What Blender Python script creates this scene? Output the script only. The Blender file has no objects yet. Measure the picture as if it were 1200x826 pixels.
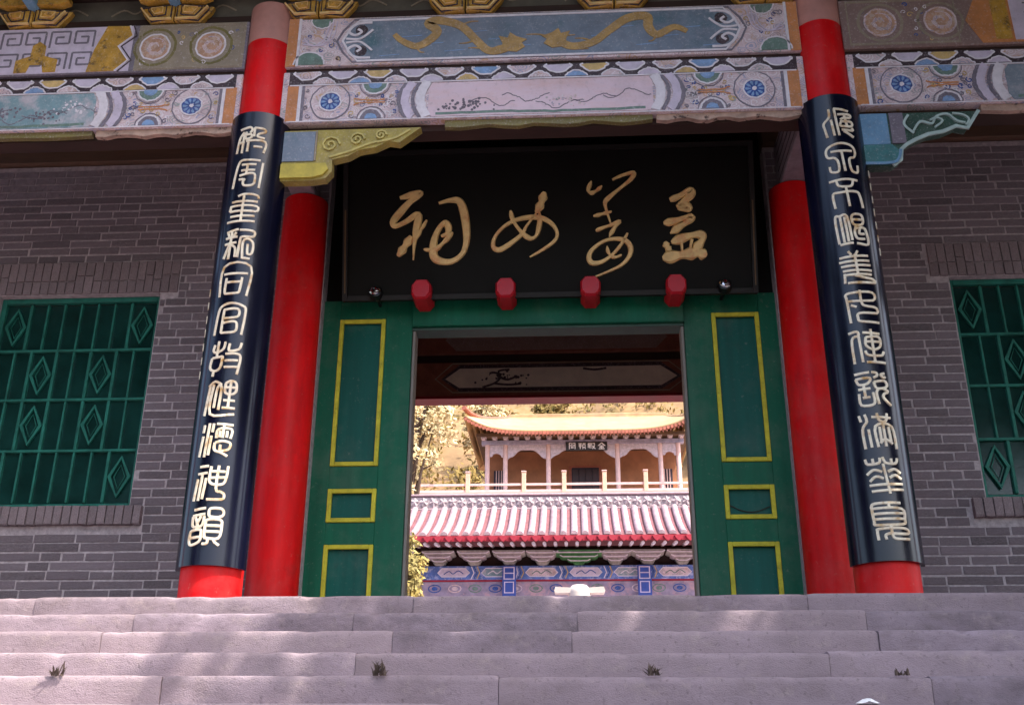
import bpy, math, random
from mathutils import Vector, Matrix

random.seed(7)
scene = bpy.context.scene
R = math.radians

# ------------------------------------------------------------------ camera
cam_data = bpy.data.cameras.new('camera')
cam_data.sensor_fit = 'HORIZONTAL'; cam_data.sensor_width = 36.0
cam_data.lens = 37.5
cam_data.clip_start = 0.1; cam_data.clip_end = 3000
cam = bpy.data.objects.new('camera', cam_data)
scene.collection.objects.link(cam)
PITCH, YAW, ROLL = R(22.72), R(3.451), R(0.335)
fw = Vector((-math.sin(YAW) * math.cos(PITCH), math.cos(YAW) * math.cos(PITCH), math.sin(PITCH)))
rt = Vector((math.cos(YAW), math.sin(YAW), 0)); up = rt.cross(fw)
r2 = rt * math.cos(ROLL) + up * math.sin(ROLL); u2 = up * math.cos(ROLL) - rt * math.sin(ROLL)
rot = Matrix((r2, u2, -fw)).transposed().to_4x4()
cam.matrix_world = Matrix.Translation((0.203, -6.817, -1.066)) @ rot
scene.camera = cam

# ------------------------------------------------------------------ sky, sun, exposure
SUN_EL, SUN_AZ = R(58), R(119)            # azimuth clockwise from +Y
world = bpy.data.worlds.new('World'); scene.world = world; world.use_nodes = True
wn = world.node_tree.nodes; wl = world.node_tree.links
sky = wn.new('ShaderNodeTexSky'); sky.sky_type = 'NISHITA'; sky.sun_disc = False
sky.sun_elevation = SUN_EL; sky.sun_rotation = SUN_AZ
sky.air_density = 1.0; sky.dust_density = 4.5; sky.ozone_density = 0.6
wl.new(sky.outputs[0], wn['Background'].inputs[0]); wn['Background'].inputs[1].default_value = 0.12
sd = bpy.data.lights.new('sun', 'SUN'); sd.energy = 2.0; sd.angle = R(0.5); sd.color = (1.0, 0.93, 0.84)
sun = bpy.data.objects.new('sun', sd); scene.collection.objects.link(sun)
sdir = Vector((math.sin(SUN_AZ) * math.cos(SUN_EL), math.cos(SUN_AZ) * math.cos(SUN_EL), math.sin(SUN_EL)))
sun.rotation_euler = sdir.to_track_quat('Z', 'Y').to_euler(); sun.location = (12, -18, 30)
scene.view_settings.view_transform = 'Standard'; scene.view_settings.look = 'None'
scene.view_settings.gamma = 1.0; scene.view_settings.exposure = 1.95

# ------------------------------------------------------------------ helpers
def hexc(h):
    h = h.lstrip('#'); c = [int(h[i:i + 2], 16) / 255 for i in (0, 2, 4)]
    return tuple(x / 12.92 if x <= 0.04045 else ((x + 0.055) / 1.055) ** 2.4 for x in c) + (1,)

MATS = {}
def M(name, col='#808080', rough=0.6, var=0.18, scale=6.0, bump=0.12, metal=0.0, rand=0.0, coat=0.0,
      stretch=(1, 1, 1), spots=None, spot_scale=3.0, spot_lo=0.55, spot_hi=0.7, spec=0.5, fine=60.0, tint=None, wear=None, detail=0):
    if name in MATS: return MATS[name]
    m = bpy.data.materials.new(name); m.use_nodes = True; nt = m.node_tree; n = nt.nodes; l = nt.links
    b = n['Principled BSDF']
    b.inputs['Roughness'].default_value = rough; b.inputs['Metallic'].default_value = metal
    b.inputs['Coat Weight'].default_value = coat; b.inputs['Coat Roughness'].default_value = 0.06
    b.inputs['Specular IOR Level'].default_value = spec
    tc = n.new('ShaderNodeTexCoord'); mp = n.new('ShaderNodeMapping'); mp.inputs['Scale'].default_value = stretch
    l.new(tc.outputs['Object'], mp.inputs['Vector'])
    src = mp.outputs['Vector']
    if rand or tint:
        oi = n.new('ShaderNodeObjectInfo')
        ad = n.new('ShaderNodeVectorMath'); ad.operation = 'ADD'
        l.new(src, ad.inputs[0])
        sc = n.new('ShaderNodeVectorMath'); sc.operation = 'SCALE'; sc.inputs[3].default_value = 37.0
        cb = n.new('ShaderNodeCombineXYZ')
        for i in range(3): l.new(oi.outputs['Random'], cb.inputs[i])
        l.new(cb.outputs[0], sc.inputs[0]); l.new(sc.outputs[0], ad.inputs[1]); src = ad.outputs[0]
    n1 = n.new('ShaderNodeTexNoise'); n1.inputs['Scale'].default_value = scale; n1.inputs['Detail'].default_value = 8
    n1.inputs['Roughness'].default_value = 0.65
    n2 = n.new('ShaderNodeTexNoise'); n2.inputs['Scale'].default_value = fine; n2.inputs['Detail'].default_value = 4
    l.new(src, n1.inputs['Vector']); l.new(src, n2.inputs['Vector'])
    c = Vector(hexc(col)[:3])
    mx = n.new('ShaderNodeMix'); mx.data_type = 'RGBA'
    mx.inputs[6].default_value = tuple(c * (1 - var * 1.6)) + (1,)
    mx.inputs[7].default_value = tuple(min(1, x) for x in c * (1 + var * 1.3)) + (1,)
    cr = n.new('ShaderNodeMapRange'); cr.inputs[1].default_value = 0.3; cr.inputs[2].default_value = 0.7
    l.new(n1.outputs['Fac'], cr.inputs[0]); l.new(cr.outputs[0], mx.inputs[0])
    col_out = mx.outputs[2]
    if spots:
        n3 = n.new('ShaderNodeTexNoise'); n3.inputs['Scale'].default_value = spot_scale; n3.inputs['Detail'].default_value = 9
        n3.inputs['Roughness'].default_value = 0.7
        l.new(src, n3.inputs['Vector'])
        r3 = n.new('ShaderNodeMapRange'); r3.inputs[1].default_value = spot_lo; r3.inputs[2].default_value = spot_hi
        l.new(n3.outputs['Fac'], r3.inputs[0])
        m3 = n.new('ShaderNodeMix'); m3.data_type = 'RGBA'; m3.inputs[7].default_value = hexc(spots)
        l.new(r3.outputs[0], m3.inputs[0]); l.new(col_out, m3.inputs[6]); col_out = m3.outputs[2]
    if tint:
        m4 = n.new('ShaderNodeMix'); m4.data_type = 'RGBA'; m4.inputs[7].default_value = hexc(tint)
        mr = n.new('ShaderNodeMath'); mr.operation = 'MULTIPLY'; mr.inputs[1].default_value = 0.75
        mr2 = n.new('ShaderNodeMath'); mr2.operation = 'FRACT'; mr3 = n.new('ShaderNodeMath'); mr3.operation = 'MULTIPLY'; mr3.inputs[1].default_value = 7.31
        l.new(oi.outputs['Random'], mr3.inputs[0]); l.new(mr3.outputs[0], mr2.inputs[0]); l.new(mr2.outputs[0], mr.inputs[0])
        l.new(mr.outputs[0], m4.inputs[0]); l.new(col_out, m4.inputs[6]); col_out = m4.outputs[2]
    if name.startswith('paint_') or wear:
        for ws, lo, hi, amt, wc in {'stone': ((1.3, .45, .75, .35, '#6a5f5c'), (9.0, .55, .7, .4, '#b8a8a2'), (34.0, .56, .68, .5, '#4c4442')), 'dust': ((1.8, .48, .8, .2, '#9a8c84'), (30.0, .6, .72, .35, '#a89a90'), (5.0, .58, .76, .25, '#3a1c1a'))}[wear] if wear else ((2.6, .5, .75, .32, '#8a7c78'), (22.0, .54, .74, .34, '#6e6264'), (60.0, .54, .7, .4, '#ece4ea')):
            n5 = n.new('ShaderNodeTexNoise'); n5.inputs['Scale'].default_value = ws; n5.inputs['Detail'].default_value = 10; n5.inputs['Roughness'].default_value = .72
            l.new(tc.outputs['Object'], n5.inputs['Vector'])
            r5 = n.new('ShaderNodeMapRange'); r5.inputs[1].default_value = lo; r5.inputs[2].default_value = hi; r5.inputs[4].default_value = amt
            l.new(n5.outputs['Fac'], r5.inputs[0])
            m5 = n.new('ShaderNodeMix'); m5.data_type = 'RGBA'; m5.inputs[7].default_value = hexc(wc)
            l.new(r5.outputs[0], m5.inputs[0]); l.new(col_out, m5.inputs[6]); col_out = m5.outputs[2]
    if detail:
        mp6 = n.new('ShaderNodeMapping'); mp6.inputs['Scale'].default_value = (1.0, 1.0, 1.35); l.new(tc.outputs['Object'], mp6.inputs['Vector'])
        nz = n.new('ShaderNodeTexNoise'); nz.inputs['Scale'].default_value = 9; l.new(mp6.outputs[0], nz.inputs['Vector'])
        va = n.new('ShaderNodeVectorMath'); va.operation = 'MULTIPLY_ADD'; va.inputs[1].default_value = (.06, .06, .06); l.new(nz.outputs['Color'], va.inputs[0]); l.new(mp6.outputs[0], va.inputs[2])
        vo = n.new('ShaderNodeTexVoronoi'); vo.inputs['Scale'].default_value = 13; l.new(va.outputs[0], vo.inputs['Vector'])
        ms = n.new('ShaderNodeMath'); ms.operation = 'MULTIPLY'; ms.inputs[1].default_value = 26; l.new(vo.outputs['Distance'], ms.inputs[0])
        sn = n.new('ShaderNodeMath'); sn.operation = 'SINE'; l.new(ms.outputs[0], sn.inputs[0])
        rg = n.new('ShaderNodeMapRange'); rg.inputs[1].default_value = .25; rg.inputs[2].default_value = .6; rg.inputs[4].default_value = detail; l.new(sn.outputs[0], rg.inputs[0])
        cp = n.new('ShaderNodeValToRGB'); cp.color_ramp.interpolation = 'CONSTANT'; e = cp.color_ramp.elements
        e[0].position = 0; e[0].color = hexc('#f0eaf0'); e[1].position = .34; e[1].color = hexc('#7f93bd')
        for ps, hc in ((.52, '#e8dcdc'), (.68, '#c89c5c'), (.8, '#8c7a86'), (.9, '#6f9490')):
            q = e.new(ps); q.color = hexc(hc)
        sx = n.new('ShaderNodeSeparateColor'); l.new(vo.outputs['Color'], sx.inputs[0]); l.new(sx.outputs[0], cp.inputs[0])
        m6 = n.new('ShaderNodeMix'); m6.data_type = 'RGBA'; l.new(rg.outputs[0], m6.inputs[0]); l.new(col_out, m6.inputs[6]); l.new(cp.outputs[0], m6.inputs[7]); col_out = m6.outputs[2]
    if rand:
        hs = n.new('ShaderNodeHueSaturation')
        mr = n.new('ShaderNodeMapRange'); mr.inputs[3].default_value = 1 - rand; mr.inputs[4].default_value = 1 + rand
        l.new(oi.outputs['Random'], mr.inputs[0]); l.new(mr.outputs[0], hs.inputs['Value'])
        l.new(col_out, hs.inputs['Color']); col_out = hs.outputs['Color']
    l.new(col_out, b.inputs['Base Color'])
    if bump:
        ad2 = n.new('ShaderNodeMath'); ad2.operation = 'ADD'; l.new(n1.outputs['Fac'], ad2.inputs[0])
        ml = n.new('ShaderNodeMath'); ml.operation = 'MULTIPLY'; ml.inputs[1].default_value = 0.35
        l.new(n2.outputs['Fac'], ml.inputs[0]); l.new(ml.outputs[0], ad2.inputs[1])
        bp = n.new('ShaderNodeBump'); bp.inputs['Strength'].default_value = bump; bp.inputs['Distance'].default_value = 0.02
        l.new(ad2.outputs[0], bp.inputs['Height']); l.new(bp.outputs[0], b.inputs['Normal'])
    rr = n.new('ShaderNodeMapRange'); rr.inputs[3].default_value = max(0.03, rough - 0.1); rr.inputs[4].default_value = min(1, rough + 0.12)
    l.new(n1.outputs['Fac'], rr.inputs[0]); l.new(rr.outputs[0], b.inputs['Roughness'])
    MATS[name] = m
    return m

def link(o, parent=None):
    scene.collection.objects.link(o)
    if parent is not None:
        o.parent = parent
        if parent.type == 'EMPTY':
            o.matrix_parent_inverse = Matrix.Translation(-parent.location)
    return o

def tag(o, label, cat=None, group=None, kind=None):
    if label: o['label'] = label
    if cat: o['category'] = cat
    if group: o['group'] = group
    if kind: o['kind'] = kind
    return o

def thing(name, loc, label, cat, group=None):
    o = bpy.data.objects.new(name, None); o.empty_display_size = 0.2; o.location = loc
    scene.collection.objects.link(o)
    return tag(o, label, cat, group)

class MB:
    def __init__(s): s.v = []; s.f = []
    def add(s, v, f):
        b = len(s.v); s.v += [tuple(p) for p in v]; s.f += [tuple(i + b for i in q) for q in f]; return s
    def box(s, x0, x1, y0, y1, z0, z1, c=0.0):
        if c <= 0:
            v = [(x, y, z) for x in (x0, x1) for y in (y0, y1) for z in (z0, z1)]
            return s.add(v, [(0, 1, 3, 2), (4, 6, 7, 5), (0, 4, 5, 1), (2, 3, 7, 6), (0, 2, 6, 4), (1, 5, 7, 3)])
        c = min(c, (x1 - x0) * .4, (y1 - y0) * .4, (z1 - z0) * .4)
        v = []; idx = {}
        for ix, x in enumerate((x0, x1)):
            for iy, y in enumerate((y0, y1)):
                for iz, z in enumerate((z0, z1)):
                    sx, sy, sz = (1 - 2 * ix) * c, (1 - 2 * iy) * c, (1 - 2 * iz) * c
                    for a, p in enumerate(((x, y + sy, z + sz), (x + sx, y, z + sz), (x + sx, y + sy, z))):
                        idx[ix, iy, iz, a] = len(v); v.append(p)
        f = []
        for i in (0, 1):
            q = [idx[i, 0, 0, 0], idx[i, 0, 1, 0], idx[i, 1, 1, 0], idx[i, 1, 0, 0]]; f.append(q if i == 0 else q[::-1])
            q = [idx[0, i, 0, 1], idx[1, i, 0, 1], idx[1, i, 1, 1], idx[0, i, 1, 1]]; f.append(q if i == 0 else q[::-1])
            q = [idx[0, 0, i, 2], idx[0, 1, i, 2], idx[1, 1, i, 2], idx[1, 0, i, 2]]; f.append(q if i == 0 else q[::-1])
        for a, b in ((0, 0), (0, 1), (1, 0), (1, 1)):
            f.append((idx[a, b, 0, 0], idx[a, b, 0, 1], idx[a, b, 1, 1], idx[a, b, 1, 0]))
            f.append((idx[a, 0, b, 0], idx[a, 0, b, 2], idx[a, 1, b, 2], idx[a, 1, b, 0]))
            f.append((idx[0, a, b, 1], idx[0, a, b, 2], idx[1, a, b, 2], idx[1, a, b, 1]))
        for a in (0, 1):
            for b in (0, 1):
                for d in (0, 1): f.append((idx[a, b, d, 0], idx[a, b, d, 1], idx[a, b, d, 2]))
        return s.add(v, f)
    def lathe(s, cx, cy, prof, n=32, a0=0, a1=2 * math.pi):
        full = abs(a1 - a0 - 2 * math.pi) < 1e-6; k = n if full else n + 1
        v = []
        for r, z in prof:
            for i in range(k):
                a = a0 + (a1 - a0) * i / n
                v.append((cx + r * math.cos(a), cy + r * math.sin(a), z))
        f = []
        for j in range(len(prof) - 1):
            for i in range(n):
                i2 = (i + 1) % k
                f.append((j * k + i, j * k + i2, (j + 1) * k + i2, (j + 1) * k + i))
        if full:
            f.append(tuple(range(k - 1, -1, -1))); f.append(tuple((len(prof) - 1) * k + i for i in range(k)))
        return s.add(v, f)
    def tube(s, pts, rad, n=8):
        pts = [Vector(p) for p in pts]
        if not hasattr(rad, '__len__'): rad = [rad] * len(pts)
        v = []; ref = Vector((0.31, 0.17, 0.93))
        for i, p in enumerate(pts):
            t = (pts[min(i + 1, len(pts) - 1)] - pts[max(i - 1, 0)]).normalized()
            a = t.cross(ref)
            if a.length < 1e-4: a = t.cross(Vector((1, 0, 0)))
            a.normalize(); b = t.cross(a)
            for k in range(n):
                an = 2 * math.pi * k / n
                v.append(p + (a * math.cos(an) + b * math.sin(an)) * rad[i])
        f = [(j * n + k, j * n + (k + 1) % n, (j + 1) * n + (k + 1) % n, (j + 1) * n + k) for j in range(len(pts) - 1) for k in range(n)]
        f.append(tuple(range(n - 1, -1, -1))); f.append(tuple((len(pts) - 1) * n + k for k in range(n)))
        return s.add(v, f)
    # flat shapes on a mapped surface: mp(u, v, h)
    def plate(s, pts, mp, h0, h1):
        n = len(pts)
        v = [mp(u, w, h1) for u, w in pts] + [mp(u, w, h0) for u, w in pts]
        f = [tuple(range(n))] + [(i, i + n, (i + 1) % n + n, (i + 1) % n) for i in range(n)]
        return s.add(v, f)
    def prism(s, pts, y0, y1):
        n = len(pts)
        v = [(x, y0, z) for x, z in pts] + [(x, y1, z) for x, z in pts]
        f = [tuple(range(n)), tuple(range(2 * n - 1, n - 1, -1))] + [(i, i + n, (i + 1) % n + n, (i + 1) % n) for i in range(n)]
        return s.add(v, f)
    def prism_x(s, pts, x0, x1):
        n = len(pts)
        v = [(x0, y, z) for y, z in pts] + [(x1, y, z) for y, z in pts]
        f = [tuple(range(n)), tuple(range(2 * n - 1, n - 1, -1))] + [(i, i + n, (i + 1) % n + n, (i + 1) % n) for i in range(n)]
        return s.add(v, f)
    def ribbon(s, pts, w, mp, h0, h1, closed=False, ridge=False, taper=None):
        n = len(pts); v = []; k = 0
        for i in range(n):
            a = pts[(i - 1) % n] if (closed or i > 0) else pts[i]
            b = pts[(i + 1) % n] if (closed or i < n - 1) else pts[i]
            dx, dz = b[0] - a[0], b[1] - a[1]; L = math.hypot(dx, dz) or 1
            ww = w / 2 * (taper(i / max(1, n - 1)) if taper else 1)
            nx, nz = -dz / L * ww, dx / L * ww
            u, z = pts[i]
            if ridge:
                v += [mp(u + nx, z + nz, h0), mp(u + nx * .72, z + nz * .72, h1), mp(u - nx * .72, z - nz * .72, h1), mp(u - nx, z - nz, h0)]
            else:
                v += [mp(u + nx, z + nz, h0), mp(u + nx, z + nz, h1), mp(u - nx, z - nz, h1), mp(u - nx, z - nz, h0)]
        f = []
        for i in range(n if closed else n - 1):
            j = (i + 1) % n
            for q in range(3): f.append((i * 4 + q, i * 4 + q + 1, j * 4 + q + 1, j * 4 + q))
        if not closed:
            f.append((3, 2, 1, 0)); e = (n - 1) * 4; f.append((e, e + 1, e + 2, e + 3))
        return s.add(v, f)
    def mesh(s, name, mat, smooth=False):
        me = bpy.data.meshes.new(name); me.from_pydata(s.v, [], s.f)
        import bmesh
        bm = bmesh.new(); bm.from_mesh(me); bmesh.ops.recalc_face_normals(bm, faces=bm.faces); bm.to_mesh(me); bm.free()
        if smooth:
            me.polygons.foreach_set('use_smooth', [True] * len(me.polygons))
            me.set_sharp_from_angle(angle=R(38))
        me.materials.append(mat); return me
    def build(s, name, mat, parent=None, smooth=False):
        return link(bpy.data.objects.new(name, s.mesh(name, mat, smooth)), parent)

def inst(me, name, parent, loc, scl=(1, 1, 1), rot=None):
    o = bpy.data.objects.new(name, me); o.location = loc; o.scale = scl
    if rot: o.rotation_euler = rot
    return link(o, parent)

def smooth_line(pts, sub=5):
    if len(pts) < 3: return pts
    P = [pts[0]] + list(pts) + [pts[-1]]; out = []
    for i in range(1, len(P) - 2):
        for k in range(sub):
            t = k / sub; q = []
            for c in (0, 1):
                a, b, d, e = P[i - 1][c], P[i][c], P[i + 1][c], P[i + 2][c]
                q.append(0.5 * (2 * b + (d - a) * t + (2 * a - 5 * b + 4 * d - e) * t * t + (3 * b - a - 3 * d + e) * t ** 3))
            out.append(tuple(q))
    out.append(tuple(pts[-1])); return out

def arc(cx, cz, r, a0, a1, n=20, rz=None):
    rz = rz or r
    return [(cx + r * math.cos(R(a0 + (a1 - a0) * i / n)), cz + rz * math.sin(R(a0 + (a1 - a0) * i / n))) for i in range(n + 1)]
def circ(cx, cz, r, n=28, rz=None): return arc(cx, cz, r, 0, 360, n, rz)[:-1]
def rect(x0, x1, z0, z1): return [(x0, z0), (x1, z0), (x1, z1), (x0, z1)]
def face_at(y): return lambda u, v, h: (u, y - h, v)

# ------------------------------------------------------------------ materials
stone = M('weathered_stone', '#90828c', 0.95, 0.28, 5.0, 0.6, rand=0.09, stretch=(0.8, 1, 1.5), spots='#5f5450', spot_scale=2.6, spot_lo=0.52, spot_hi=0.8, tint='#a6949a', fine=170, spec=.25, wear='stone')
red = M('red_lacquer', '#e20c14', 0.45, 0.2, 2.5, 0.1, spec=.25, spots='#b3141c', spot_scale=3.5, spot_lo=.52, spot_hi=.85, wear='dust', stretch=(1, 1, .25))
red_dark = M('deep_red_paint', '#8e1420', 0.5, 0.15, 3.0)
faded = M('faded_pink_paint', '#c08a80', 0.6, 0.12, 4.0)
lacquer = M('black_lacquer', '#0b0d22', 0.2, 0.2, 3.0, 0.02, coat=0.15, spec=.45)
gold_pale = M('pale_gold_paint', '#f8e8d0', 0.42, 0.12, 14.0, 0.06, spots='#c89a54', spot_scale=9, spot_lo=.5, spot_hi=.66)
gold = M('gilding', '#f0d08c', 0.4, 0.12, 10.0, 0.05, spots='#dca068', spot_scale=6, spot_lo=.5, spot_hi=.64)
black_board = M('black_board_paint', '#0b0a07', 0.6, 0.2, 3.0, 0.04, spec=.2)
brick_m = M('grey_brick', '#80787e', 0.95, 0.26, 14.0, 0.7, rand=0.16, tint='#8c828a', fine=120, spec=.2, wear='stone')
brick_pale = M('pale_worn_brick', '#8c8084', 0.95, 0.2, 12.0, 0.5, rand=0.12, spec=.2, wear='stone', fine=120)
mortar = M('lime_mortar', '#b2aaae', 0.95, 0.2, 20.0, 0.5, spec=.2)
green = M('green_door_paint', '#0a6046', 0.5, 0.14, 3.0, 0.12, stretch=(3, 1, .2), spec=.25, wear='dust')
green_in = M('green_panel_paint', '#0a5a50', 0.5, 0.14, 3.0, 0.12, stretch=(3, 1, .2), spec=.25, wear='dust')
yellow = M('yellow_moulding_paint', '#c9c43c', 0.55, 0.16, 9.0, .15, spots='#8a8a3a', spot_scale=14, spot_lo=.56, spot_hi=.75, spec=.25)
teal_frame = M('teal_window_paint', '#247062', 0.5, 0.25, 8.0, 0.08, spec=.3)
glass = M('dark_window_glass', '#123834', 0.14, 0.3, 3.0, 0.05)  # dim greenish reflections are put into the pane colour
wood_dark = M('dark_brown_wood', '#3a2620', 0.75, 0.2, 5.0, 0.15, stretch=(.3, 1, 2))
wood_mid = M('brown_wood', '#5b4434', 0.75, 0.2, 5.0, 0.15, stretch=(.3, 1, 2))
jamb_grey = M('worn_grey_wood', '#8a8680', 0.7, 0.15, 8.0, 0.1, stretch=(2, 2, .3))
# painted timber
p_base = M('paint_pink_cream', '#dcc6cc', 0.6, 0.12, 7.0, 0.06, spots='#c4a89c', spot_scale=9, spot_lo=.52, spot_hi=.75, detail=.62)
p_lilac = M('paint_lilac', '#d8cce0', 0.6, 0.1, 9.0, 0.05)
p_white = M('paint_white', '#ece6ee', 0.6, 0.08, 12.0, 0.05)
p_grey = M('paint_grey_violet', '#7d7684', 0.6, 0.15, 9.0, 0.05)
p_dark = M('paint_dark_plum', '#41323a', 0.6, 0.2, 9.0, 0.05)
p_blue = M('paint_blue', '#2f55a0', 0.55, 0.25, 16.0, 0.05)
p_blue_l = M('paint_light_blue', '#86a8d4', 0.55, 0.2, 16.0, 0.05)
p_slate = M('paint_slate', '#7c8a9c', 0.6, 0.15, 5.0, 0.05, spots='#4f7480', spot_scale=2.2, spot_lo=.52, spot_hi=.7)
p_orange = M('paint_orange', '#d08a54', 0.55, 0.15, 5.0, 0.05)
p_ochre = M('paint_ochre', '#c89a3c', 0.55, 0.22, 9.0, 0.08, spots='#7a5c28', spot_scale=14, spot_lo=.55, spot_hi=.62)
p_gold = M('paint_dragon_gold', '#b8955a', 0.55, 0.2, 12.0, 0.05)
p_olive = M('paint_olive', '#7d7442', 0.6, 0.2, 6.0, 0.08, stretch=(.4, 1, 2))
p_tan = M('paint_tan_grey', '#9c8f7c', 0.6, 0.12, 5.0, 0.05)
p_mauve = M('paint_mauve_brown', '#937a74', 0.6, 0.12, 5.0, 0.05)
p_medal = M('paint_medallion', '#c49a80', 0.6, 0.14, 14.0, 0.05, spots='#d8c0b0', spot_scale=22, spot_lo=.5, spot_hi=.6)
p_scene_pink = M('paint_landscape_pink', '#ead2de', 0.6, 0.06, 4.0, 0.04, spots='#d8b4b0', spot_scale=2, spot_lo=.45, spot_hi=.7, stretch=(.5, 1, 1.5))
p_scene_teal = M('paint_landscape_teal', '#7fa0aa', 0.6, 0.15, 4.0, 0.05, spots='#c4c0c8', spot_scale=5, spot_lo=.46, spot_hi=.6)
p_scene_slate = M('paint_landscape_slate', '#8c9aa8', 0.6, 0.15, 4.0, 0.05, spots='#b8b0b8', spot_scale=4, spot_lo=.48, spot_hi=.66)
p_green = M('paint_grey_green', '#6f8a80', 0.6, 0.2, 14.0, 0.05)
p_ink = M('paint_ink_grey', '#6f6672', 0.6, 0.2, 14.0, 0.0)
p_yellow_br = M('paint_bracket_yellow', '#a8994a', 0.6, 0.18, 10.0, 0.1)
p_teal_br = M('paint_bracket_teal', '#3f7c80', 0.5, 0.15, 8.0, 0.06)
p_green_br = M('paint_bracket_green', '#37584c', 0.55, 0.22, 9.0, 0.1)
p_sky_br = M('paint_bracket_blue', '#6f9cc0', 0.5, 0.12, 6.0, 0.05)

# ------------------------------------------------------------------ setting: ground, terrace, steps, courtyard
ground_m = M('ground_paving', '#45403c', 0.9, 0.2, 0.8, 0.2)
g = MB(); g.add([(-900, -900, -2.75), (900, -900, -2.75), (900, 900, -2.75), (-900, 900, -2.75)], [(0, 1, 2, 3)])
tag(g.build('ground', ground_m), 'grey paved ground below the stone steps', 'ground', kind='structure')
terrace = MB().box(-16, 16, -0.70, 18.5, -2.6, -0.006).build('terrace', stone)
tag(terrace, 'stone terrace carrying the temple gate', 'terrace', kind='structure')

steps = MB()
NS, TREAD, RISE = 18, 0.31, 0.142
prof = [(-0.72, -2.74), (-0.72, -0.16)]
for i in range(1, NS):
    z = -i * RISE - 0.13
    prof += [(-0.72 - (i - 1) * TREAD - 0.002, z), (-0.72 - i * TREAD - 0.002, z)]
prof += [(prof[-1][0], -2.74)]
steps.prism_x(prof, -7.5, 7.5)
steps = steps.build('steps', stone)
tag(steps, 'broad flight of weathered stone steps up to the gate', 'steps', kind='structure')
def slab_mesh(L, seed):
    rnd = random.Random(seed); mb = MB(); n = max(6, int(L / 0.04)); D = TREAD + 0.12; Hh = RISE + 0.004
    pr0 = [(0.003, -Hh), (0.001, -0.07), (0.0, -0.03), (0.002, -0.012), (0.008, -0.003), (0.018, 0.0), (0.05, 0.0), (D, 0.0), (D, -Hh)]
    v = []; chip = 0
    for i in range(n + 1):
        x = L * i / n
        if rnd.random() < 0.09: chip = rnd.uniform(0.008, 0.03)
        chip *= rnd.uniform(0.1, 0.7)
        wob = 0.003 * math.sin(x * 1.3 + seed) + rnd.uniform(-.0015, .0015)
        ends = 0.004 if i in (0, n) else 0
        for k, (y, z) in enumerate(pr0):
            yy = y + (wob if k < 6 else 0) + ends * (k < 6)
            zz = z - (ends if 2 < k < 6 else 0)
            if k in (3, 4, 5): zz -= chip * (0.5 if k == 3 else 0.8); yy += chip * 0.8
            if k in (1, 2): yy += rnd.uniform(-.002, .002) + chip * .25 * k
            v.append((x, yy, zz))
    m = len(pr0); f = []
    for i in range(n):
        for k in range(m): f.append((i * m + k, i * m + (k + 1) % m, (i + 1) * m + (k + 1) % m, (i + 1) * m + k))
    f.append(tuple(range(m))); f.append(tuple(n * m + k for k in range(m - 1, -1, -1)))
    mb.add(v, f); return mb.mesh('slab', stone, True)
lens = (0.9, 1.2, 1.5, 1.85, 2.2)
slabs = [[slab_mesh(L - 0.003, i * 10 + j) for j in range(3)] for i, L in enumerate(lens)]
rs = random.Random(11)
for s in range(NS):
    x = -6.6 - rs.uniform(0, 0.8)
    while x < 6.6:
        i = rs.randrange(5)
        inst(slabs[i][rs.randrange(3)], 'slab', steps, (x, -0.75 - s * TREAD + rs.uniform(-.004, .004), -s * RISE + rs.uniform(-.006, .003)),
             rot=(rs.uniform(-.004, .004), rs.uniform(-.0015, .0015), 0))
        x += lens[i]
# platform paving behind the top step
pm = MB().box(0, 0.994, 0, 0.694, -0.1, 0.002, 0.006).mesh('paving_slab', stone)
for r_ in range(3):
    for c_ in range(-7, 7):
        inst(pm, 'paving_slab', terrace, (c_ + (0.5 if r_ % 2 else 0), -0.315 + r_ * 0.7, 0.0))

# weeds in the joints and a scrap of paper
weed_m = M('dry_weed', '#5e5048', 0.9, 0.3, 20, 0.0)
def weed(x, y, z, h, label, seed):
    rnd = random.Random(seed); mb = MB()
    for i in range(26):
        a = rnd.uniform(0, 6.28); t = rnd.uniform(.2, .9); hh = h * rnd.uniform(.2, .8) * rnd.choice((1, 1, .6))
        p0 = Vector((x + rnd.uniform(-.03, .03), y + rnd.uniform(-.012, .006), z)); d = Vector((math.cos(a), math.sin(a) * .4 - .2, 0)) * h * t * .7
        w = Vector((-math.sin(a), math.cos(a), 0)) * 0.004
        p1 = p0 + d * .5 + Vector((0, 0, hh * .7)); p2 = p0 + d + Vector((0, 0, hh))
        mb.add([p0 - w, p0 + w, p1 + w, p1 - w, p2], [(0, 1, 2, 3), (3, 2, 4)])
    tag(mb.build('weed', weed_m), label, 'weed', 'dry weeds in the step joints')
weed(-2.11, -1.995, -4 * RISE, .085, 'dark dry weed on the steps below the left couplet column', 1)
weed(-0.66, -1.995, -4 * RISE, .10, 'dark dry weed on the steps below the left green door panel', 2)
weed(0.53, -1.995, -4 * RISE, .075, 'dark dry weed on the steps below the middle of the doorway', 3)
weed(1.59, -1.995, -4 * RISE, .04, 'tiny dark weed sprig on the steps at the right', 4)
mb = MB()
gr = []
for i in range(7):
    for j in range(5):
        gr.append((1.36 + (i - 3) * .014 + random.uniform(-.003, .003), -2.272 + (j - 2) * .011, -5 * RISE + .004 + max(0, .020 - .0026 * ((i - 3) ** 2 + (j - 2) ** 2 * 1.3)) + random.uniform(0, .007)))
mb.add(gr, [(i * 5 + j, i * 5 + j + 1, (i + 1) * 5 + j + 1, (i + 1) * 5 + j) for i in range(6) for j in range(4)])
n0 = len(gr); mb.add([(x, y, -5 * RISE + .002) for x, y, z in gr], [((i + 1) * 5 + j, (i + 1) * 5 + j + 1, i * 5 + j + 1, i * 5 + j) for i in range(6) for j in range(4)])
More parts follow.
